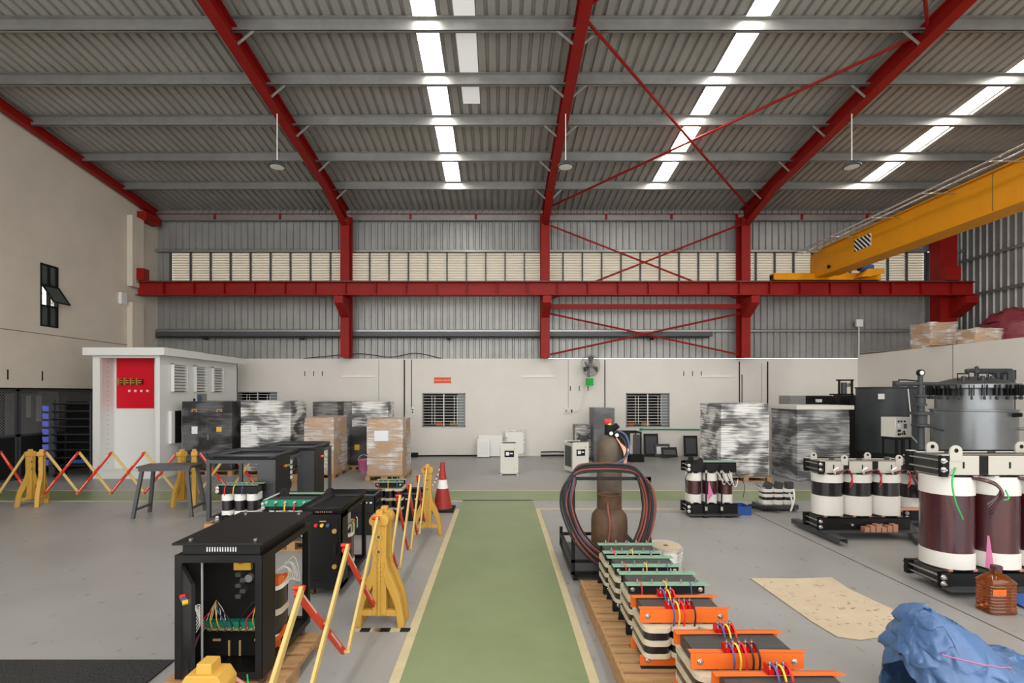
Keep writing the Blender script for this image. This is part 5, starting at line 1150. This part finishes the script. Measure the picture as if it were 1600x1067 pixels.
for k in range(7): q = B(); stud(q, -.22+k*.07, -.08, .013, .04); q.build('stud', t)
for k, mt in enumerate(('wr', 'wy', 'wu')): lead(t, [(-.15+k*.12, -.09, .02), (-.145+k*.12, -.15, -.02), (-.15+k*.12, -.155, -.12)], .006, mt, 'wire')
pallet(-4.05, -3.3, 6.75, 7.15, .12, 'pallet edge under the white-banded transformer', slats=3)
t = big_tx('long black transformer with bright green board beside the tray-top cabinet', -2.88, 6.05, .45, 3, .22, .235, (.13, .2, .21, .46, .47, .58), [(0, .2, 'white', .01), (.2, .7, 'coilb', 0), (.7, 1, 'white', .01)], 'black', lugs=((.06, .4), (.66, .4)))
q = B(); q.box(-.02, .7, -.02, -.005, .52, .6, 'dgreen'); q.box(-.0, .7, .4, .45, .585, .6, 'green'); q.box(-.02, .0, 0, .45, .59, .6, 'white'); gb = q.build('green_board', t)
for k in range(6): q = B(); q.cyl((.03+k*.115, -.02, .57), (.03+k*.115, -.06, .57), .01, n=8, mat='steel'); q.cyl((.03+k*.115, -.02, .57), (.03+k*.115, -.035, .57), .02, n=6, mat='steel'); q.build('stud', gb)
for k, mt in enumerate(('wk', 'wy', 'wr', 'wk')): lead(t, [(.15+k*.115, -.05, .56), (.15+k*.115, -.07, .5), (.15+k*.115, -.05, .36)], .009, mt, 'wire')
pallet(-2.95, -2.1, 5.95, 6.6, .12, 'pallet under the long black transformer with green board', slats=4)
def black_box(lab, x0, x1, y0, y1, h, slots=True):
    t = T('steel_box', lab, 'box', ((x0+x1)/2, (y0+y1)/2, 0)); W = x1-x0; Dp = y1-y0; q = B()
    for a, b_, c, d in ((-W/2, W/2, -Dp/2, -Dp/2+.01), (-W/2, W/2, Dp/2-.01, Dp/2), (-W/2, -W/2+.01, -Dp/2, Dp/2), (W/2-.01, W/2, -Dp/2, Dp/2)): q.box(a, b_, c, d, 0, h, 'black')
    q.box(-W/2, W/2, -Dp/2, Dp/2, h*.55, h*.56, 'matt'); q.build('shell', t)
    q = B(); 
    for a, b_, c, d in ((-W/2-.015, W/2+.015, -Dp/2-.015, -Dp/2+.01), (-W/2-.015, W/2+.015, Dp/2-.01, Dp/2+.015), (-W/2-.015, -W/2+.01, -Dp/2, Dp/2), (W/2-.01, W/2+.015, -Dp/2, Dp/2)): q.box(a, b_, c, d, h, h+.02, 'dark')
    q.build('rim', t)
    q = B()
    for k in range(5): q.box(W/2-.001, W/2+.002, -Dp/2+.05, Dp/2-.05, .08+k*h*.16, .1+k*h*.16, 'dark')
    for k in range(4): q.box(-W/2+.06+k*W*.2, -W/2+.06+k*W*.2+.03, -Dp/2-.002, -Dp/2, h*.8, h*.84, 'lgrey')
    q.build('vent_slots', t)
black_box('open black steel box behind the tray-top cabinet', -2.0, -1.68, 6.62, 6.98, .53)
black_box('black steel box behind the walkway barrier near the cone', -1.47, -1.12, 7.35, 7.8, .4)
row_tx('small transformer with white coils and green boards behind the middle barrier', -1.86, -1.42, 7.5, 7.28, 0, zb=.12, top=.6, style='g', seed=9)
pallet(-1.95, -1.52, 7.1, 7.7, .12, 'pallet under the small transformer behind the middle barrier', slats=3)
q = B(); q.box(-5.2, -2.31, 1.4, 3.5, .003, .012, 'mat'); thing(q, 'rubber_mat', 'black ribbed rubber mat on the floor at the bottom left', 'mat')

# ------------------------------------------------------------------ gas trolley
g = T('gas_trolley', 'black welding trolley frame holding two gas cylinders', 'trolley', (.72, 4.95, 0))
W_, DP = .8, 1.0
q = B()
for x in (0, W_-.035):
    q.box(x, x+.035, 0, .035, .08, 1.06, 'black'); q.box(x, x+.035, DP-.035, DP, .08, .3, 'black')
q.box(0, W_, 0, .035, 1.03, 1.06, 'black')
for z in (.08, .2):
    for y in (0, DP-.035): q.box(0, W_, y, y+.035, z, z+.03, 'black')
    for x in (0, W_-.035): q.box(x, x+.035, 0, DP, z, z+.03, 'black')
q.build('frame', g)
q = B(); q.box(.02, W_-.02, .02, DP-.02, .105, .115, 'dark'); q.build('shelf', g)
for x in (.05, W_-.05):
    for y in (.08, DP-.08): q = B(); q.cyl((x-.02, y, .04), (x+.02, y, .04), .04, mat='matt'); q.build('castor', g)
q = B(); q.bar((W_-.02, .3, 1.04), (W_+.02, .1, .3), .04, .04, 'black'); q.build('side_strut', g)
l = T('gas_cylinder', 'rusty brown short gas cylinder with ring collar on the trolley', 'gas cylinder', (1.165, 5.25, .117))
q = B(); q.lathe([(.001, .0), (.14, 0), (.15, .04), (.185, .07), (.19, .12), (.19, .44), (.18, .5), (.14, .55), (.08, .58), (.04, .59), (.001, .59)], n=40, mat='rust'); q.build('body', l)
q = B(); q.lathe([(.115, .56), (.12, .6), (.118, .7), (.13, .715), (.118, .72), (.11, .7), (.112, .6)], n=36, mat='rust'); q.build('collar', l)
q = B(); q.cyl((0, 0, .58), (0, 0, .66), .025, mat='brass'); q.cyl((0, -.02, .62), (0, -.02, .67), .045, .03, mat='rubu'); q.cyl((0, -.03, .61), (0, -.03, .63), .03, mat='white'); q.build('valve', l)
q = B(); q.tube(spl([(-.03, -.08, .66), (-.05, -.16, .6), (-.04, -.205, .45), (-.06, -.21, .25), (-.14, -.22, .12), (-.25, -.2, .1)]), .011, 8, 'rubr'); q.build('gas_hose', l)
l = T('gas_cylinder', 'tall brown gas cylinder with gauges and red knob at the back of the trolley', 'gas cylinder', (1.27, 5.72, .117))
q = B(); q.lathe([(.001, 0), (.15, 0), (.142, .05), (.142, 1.1), (.137, 1.17), (.12, 1.24), (.08, 1.29), (.05, 1.31), (.001, 1.32)], n=40, mat='olive'); q.build('body', l)
q = B(); q.cyl((0, 0, 1.3), (0, 0, 1.42), .055, mat='matt', n=20); q.cyl((0, 0, 1.42), (0, 0, 1.44), .03, mat='brass'); q.cyl((.03, 0, 1.36), (.09, -.03, 1.42), .035, mat='matt'); q.build('valve', l)
q = B(); q.cyl((-.06, -.03, 1.46), (-.02, -.03, 1.46), .03, n=6, mat='wr'); q.box(-.03, .02, -.04, -.02, 1.45, 1.49, 'wr'); q.build('red_knob', l)
for x, z in ((-.0, 1.33), (.065, 1.31)): q = B(); q.cyl((x, -.1, z), (x, -.06, z), .033, n=18, mat='matt'); q.cyl((x, -.103, z), (x, -.1, z), .021, n=18, mat='lgrey'); q.build('gauge', l)
q = B(); q.tube(spl([(.09, -.05, 1.36), (.17, -.1, 1.3), (.19, -.16, 1.15), (.12, -.2, 1.05), (.0, -.2, .99)]), .012, 8, 'rubu'); q.tube(spl([(.06, -.05, 1.34), (.15, -.12, 1.24), (.15, -.18, 1.1), (.05, -.2, .98)]), .012, 8, 'rubb'); q.build('valve_hoses', l)
q = B(); 
for k in range(7): q.tube(spl([(.05+.012*k, -.08, 1.3-.02*k), (.12+.01*k, -.165, 1.15), (.13+.008*(k % 3), -.175, 1.02-.03*(k % 2)), (.1+.01*k, -.17, .93)], 5), .008, 5, 'copper')
q.build('orange_cord', l)
rnd = random.Random(4); yh = 4.87
base = [(950, 733), (905, 737), (884, 757), (878, 785), (885, 815), (902, 850), (932, 880), (965, 893), (992, 880), (1009, 850), (1019, 820), (1023, 785), (1014, 754), (990, 737)]
cnames = {'rubb': 'black', 'rubr': 'red-brown', 'rubu': 'blue'}
for k in range(13):
    mt = ['rubb', 'rubr', 'rubb', 'rubb', 'rubu', 'rubr', 'rubb', 'rubr', 'rubb', 'rubu', 'rubb', 'rubr', 'rubb'][k]
    sc_ = 1-.018*k+rnd.uniform(-.01, .01); lay = (k % 4); pts = []
    jx, jz = rnd.uniform(-.02, .02), rnd.uniform(-.01, .01); cx, cz = fx(950, yh), fz(800, yh)
    for (px, py) in base:
        x, z = fx(px, yh), fz(py, yh); top = py < 745
        zz_ = (z if top else cz+(z-cz)*(sc_ if z < cz else 1))+ (lay*.022-.02 if top else 0)
        xx = cx+(x-cx)*(sc_ if not top else 1)+(jx if not top else 0)
        pts.append((xx, yh+(k//4)*.024+rnd.uniform(-.008, .008)+(.03 if top else 0), zz_+(jz if not top else 0)))
    P = spl(pts+[pts[0]], 5)[:-1]; q = B(); q.tube(P, .0105, 7, mt, closed=True)
    thing(q, 'welding_hose', '%s hose hanging in a big loop over the welding trolley frame' % cnames[mt], 'hose', '%s hoses looped over the trolley' % cnames[mt])
s = T('cable_spool', 'pale wooden cable spool in clear film behind the pallet row', 'spool', (1.75, 5.2, 0))
q = B(); q.cyl((0, 0, .28), (0, 0, .3), .16, n=36, mat='card'); q.cyl((0, 0, 0), (0, 0, .02), .16, n=36, mat='card'); q.cyl((0, 0, .301), (0, 0, .302), .025, mat='stain'); q.build_each('flange', s); q = B(); q.cyl((0, 0, .02), (0, 0, .28), .12, n=28, mat='white'); q.build('wound_cable', s)
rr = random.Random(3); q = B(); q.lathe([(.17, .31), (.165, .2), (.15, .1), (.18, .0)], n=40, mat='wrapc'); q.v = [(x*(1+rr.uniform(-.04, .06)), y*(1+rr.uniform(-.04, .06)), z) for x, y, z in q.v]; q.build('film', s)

# ------------------------------------------------------------------ floor things at right
def fp(px, py): d = fd(py); return (fx(px, d), d)
P = [fp(*p) for p in ((1172, 904), (1240, 905), (1299, 903), (1328, 922), (1375, 944), (1424, 966), (1416, 996), (1365, 998), (1345, 1001), (1308, 996), (1268, 972), (1220, 938))]
cb = T('cardboard_sheet', 'flat brown cardboard sheet with black smudges lying on the floor', 'cardboard', (P[0][0], P[0][1], 0)); Q = [(p[0]-P[0][0], p[1]-P[0][1]) for p in P]
q = B(); q.prism(Q, .003, .009, 'z', 'card'); co = q.build('sheet', cb)
rr = random.Random(12); q = B()
def inside(x, y):
    c = False; n = len(Q)
    for i in range(n):
        (x1, y1), (x2, y2) = Q[i], Q[(i+1) % n]
        if (y1 > y) != (y2 > y) and x < (x2-x1)*(y-y1)/(y2-y1)+x1: c = not c
    return c
n_ = 0
while n_ < 75:
    x, y = rr.uniform(-.1, 2.2), rr.uniform(-1.3, .1)
    if not inside(x, y): continue
    a = rr.choice((-.75, -.75, -.7, .3)); L_ = rr.uniform(.01, .06)*(2.2 if n_ % 9 == 0 else 1); w_ = rr.uniform(.002, .008); c_, s_ = math.cos(a), math.sin(a)
    if not inside(x+c_*L_, y+s_*L_): continue
    q.add([(x, y, .0095), (x+c_*L_*.5+s_*w_, y+s_*L_*.5-c_*w_, .0095), (x+c_*L_, y+s_*L_, .0095), (x+c_*L_*.5-s_*w_, y+s_*L_*.5+c_*w_, .0095)], [(0,1,2,3)], 'stain'); n_ += 1
so = q.build('smudges', cb); so['kind'] = 'stuff'
# blue sheeting
from mathutils import noise
prof = [(2.31, .42, .01, .38), (2.30, .44, .08, .32), (2.325, .52, .2, .24), (2.37, .62, .25, .0), (2.42, .675, .28, 0), (2.52, .65, .31, 0), (2.65, .585, .33, 0), (2.79, .43, .36, 0), (2.88, .38, .38, 0), (2.98, .38, .4, 0), (3.1, .36, .4, 0), (3.3, .25, .38, 0), (3.45, .05, .3, 0)]
def interp(u):
    f_ = u*(len(prof)-1); i = min(int(f_), len(prof)-2); t = f_-i; return [prof[i][k]*(1-t)+prof[i+1][k]*t for k in range(4)]
q = B(); NU, NV = 170, 120; vs = []
for i in range(NU+1):
    x, h, wd, zb_ = interp(i/NU)
    for j in range(NV+1):
        a = PI*j/NV; ca, sa = math.cos(a), math.sin(a); yy = 2.85-wd*abs(ca)**.7*(1 if ca > 0 else -1); z = zb_+(h-zb_)*abs(sa)**.6
        p = Vector((x*4.5, yy*4.5, z*4.5)); n1 = abs(noise.noise(p*.8))*.08+abs(noise.noise(p*1.9+Vector((3, 1, 2))))*.06+abs(noise.noise(p*4.3))*.022
        k = min(1, z/.08); vs.append((x+(n1-.05)*k*.6*(-1 if x < 2.45 else .3), yy-(.06-n1)*k*(-1 if ca > 0 else 1)*1.0, max(.003, z+(.03-n1)*k*.8)))
q.add(vs, [(i*(NV+1)+j, (i+1)*(NV+1)+j, (i+1)*(NV+1)+j+1, i*(NV+1)+j+1) for i in range(NU) for j in range(NV)], 'tarp', True)
tp_ = T('covered_machine', 'machine bundled in crumpled blue plastic sheeting at the bottom right', 'covered machine', (0, 0, 0))
q.build('blue_sheeting', tp_)
sp_ = []
for i in range(12):
    x = 2.39+i*.04; zt3 = .49-.1*((i/11)**2); c_ = min((v for v in vs if v[1] < 2.8), key=lambda v: abs(v[0]-x)+abs(v[2]-zt3)*1.5); sp_.append((c_[0], c_[1]-.006, c_[2]))
q = B(); q.tube(spl(sp_, 3), .003, 5, 'pink'); q.build('tie_string', tp_)
# bottle
b_ = T('plastic_bottle', 'ribbed brown transparent plastic bottle on the floor before the largest transformer', 'bottle', (4.33, 4.3, 0))
q = B(); W2 = .125; prev = None
lv = [(0, .9), (.01, 1)]
for k in range(9): lv += [(.03+k*.026, 1), (.038+k*.026, .955), (.046+k*.026, .955), (.052+k*.026, 1)]
lv += [(.27, 1), (.32, .6), (.335, .3), (.375, .28)]
rs = []
for z, s_ in lv: rs.append([(x*s_, y*s_, z) for x, y in rring(W2*2, .17, .045, 4)])
for i in range(len(rs)-1): n = len(rs[0]); q.add(rs[i]+rs[i+1], [(j, (j+1) % n, n+(j+1) % n, n+j) for j in range(n)], 'amber', True)
q.add(rs[0], [tuple(range(len(rs[0])))[::-1]], 'amber'); q.build('body', b_)
q = B(); q.cyl((0, 0, .37), (0, 0, .4), .042, mat='coilr', n=20); q.build('cap', b_); q = B(); q.box(-.115, -.0, -.089, -.086, .17, .225, 'orange'); q.build('label', b_)
q = B(); P = [(0, 0, .0), (.3, -.1, .02), (.35, .2, .06), (.3, .35, .03), (0, .3, .05), (.15, .12, .13)]; q.add(P, [(0,1,5), (1,2,5), (2,3,5), (3,4,5), (4,0,5)], 'blue'); thing(q, 'plastic_bag', 'crumpled blue plastic bag at the foot of the largest transformer', 'bag', loc=(4.62, 4.25, .003))

# ------------------------------------------------------------------ things along the back wall
def white_cab(lab, x, y, rz):
    c = T('electrical_cabinet', lab, 'cabinet', (x, y, 0), rz, 'small white cabinets'); W, Dp, H = .42, .5, .74
    q = B(); q.box(-W/2, W/2, 0, Dp, .09, H-.03, 'cream'); q.build('body', c, bevel=.004)
    q = B(); q.box(-W/2-.0, W/2, -.02, Dp, .03, .1, 'cream'); 
    for sx in (-1, 1): q.box(sx*W/2-(.04 if sx > 0 else 0), sx*W/2+(.04 if sx < 0 else 0), -.02, .04, 0, .05, 'cream')
    q.build('base', c)
    q = B(); q.box(-W/2, W/2, 0, .02, H-.03, H, 'cream'); q.box(-W/2, W/2, Dp-.02, Dp, H-.03, H, 'cream'); q.box(-W/2+.05, W/2-.05, .03, Dp-.03, H-.03, H-.02, 'matt'); q.build('top_tray', c)
    q = B(); q.box(-.11, .11, -.008, 0, .42, .57, 'matt'); q.box(-.08, .0, -.012, -.008, .46, .54, 'lgrey'); q.box(.02, .08, -.012, -.008, .49, .52, 'lgrey'); q.build('meter_panel', c)
    q = B(); q.box(-W/2-.004, -W/2, .06, Dp-.05, .14, H-.1, 'dark'); q.build('side_panel', c)
    for z in (.15, .62): q = B(); q.cyl((.12, 0, z), (.12, -.015, z), .014, n=8, mat='brass'); q.build('door_lock', c)
white_cab('small white electrical cabinet standing alone between the barred windows', .22, 11.5, 0)
white_cab('small white electrical cabinet left of the tall gas cylinder', 1.93, 11.75, .28)
def lean(name, lab, cat, px0, px1, h, th, mt, y=14.9, tilt=.12, film_=None, group=None):
    x0, x1 = fx(px0, y), fx(px1, y); t = T(name, lab, cat, ((x0+x1)/2, y-.02-h*math.sin(tilt), 0.0), 0, group); W = x1-x0
    q = B(); R = Matrix.Rotation(-tilt, 3, 'X'); q.box(-W/2, W/2, -th, 0, 0.002, h, mt, R=R); q.build('panel', t)
    q = B(); q.box(-W/2+.05, W/2-.05, -th-.004, -th, .08, h-.08, 'dark' if mt in ('black', 'matt') else 'lgrey', R=R); q.build('face_plate', t); t.location.z = .012+th*math.sin(tilt)
    return t
lean('wrapped_sheet', 'wide pale wrapped panel leaning on the wall behind the lone white cabinet', 'sheet', 748, 785, .63, .05, 'lgrey')
lean('wrapped_sheet', 'narrow pale panel in front of the wide wrapped one', 'sheet', 746, 765, .54, .04, 'white', y=14.72)
lean('wrapped_sheet', 'taller pale wrapped panel right of the lone white cabinet', 'sheet', 790, 819, .8, .08, 'wraps')
lean('sheet_metal_cover', 'large black panel leaning on the wall under the right barred window', 'cover', 1005, 1027, .68, .04, 'black')
lean('sheet_metal_cover', 'medium black panel leaning beside the large one', 'cover', 1022, 1045, .38, .04, 'dark', y=14.8)
lean('sheet_metal_cover', 'small framed black panel leaning at the right of the black ones', 'cover', 1032, 1056, .3, .04, 'black', y=14.6, tilt=.4)
lean('sheet_metal_cover', 'single black panel leaning alone left of the wrapped pallet cabinet', 'cover', 1067, 1088, .62, .04, 'black')
cabinet('wrapped_box', 'low black wrapped box at the wall left of the tall one', 'box', fx(900, 14), fx(924, 14), 14.1, .5, 0, 1.0, 'black', 'wrapc', doors=False, seed=41)
cabinet('wrapped_box', 'tall black wrapped cabinet at the wall behind the gas cylinder', 'cabinet', fx(928, 13.6), fx(960, 13.6), 13.6, .7, 0, 1.5, 'dark', 'wrapk', doors=False, seed=42)
c = T('cabinet_frame', 'black half-built cabinet at the wall right of the gas cylinder', 'cabinet', (fx(986, 13.9), 13.9, 0)); q = B(); frame_posts(q, .6, .6, .03, .82, .04); q.box(-.26, -.02, .02, .5, .05, .78, 'black'); q.build('frame', c)
q = B(); q.box(.05, .25, -.01, 0, .1, .75, 'dark'); q.box(-.05, 0, -.05, -.02, .2, .45, 'steel'); q.build('door', c); q = B(); q.box(-.1, .3, -.25, -.02, .0, .2, 'matt'); q.build('step', c)
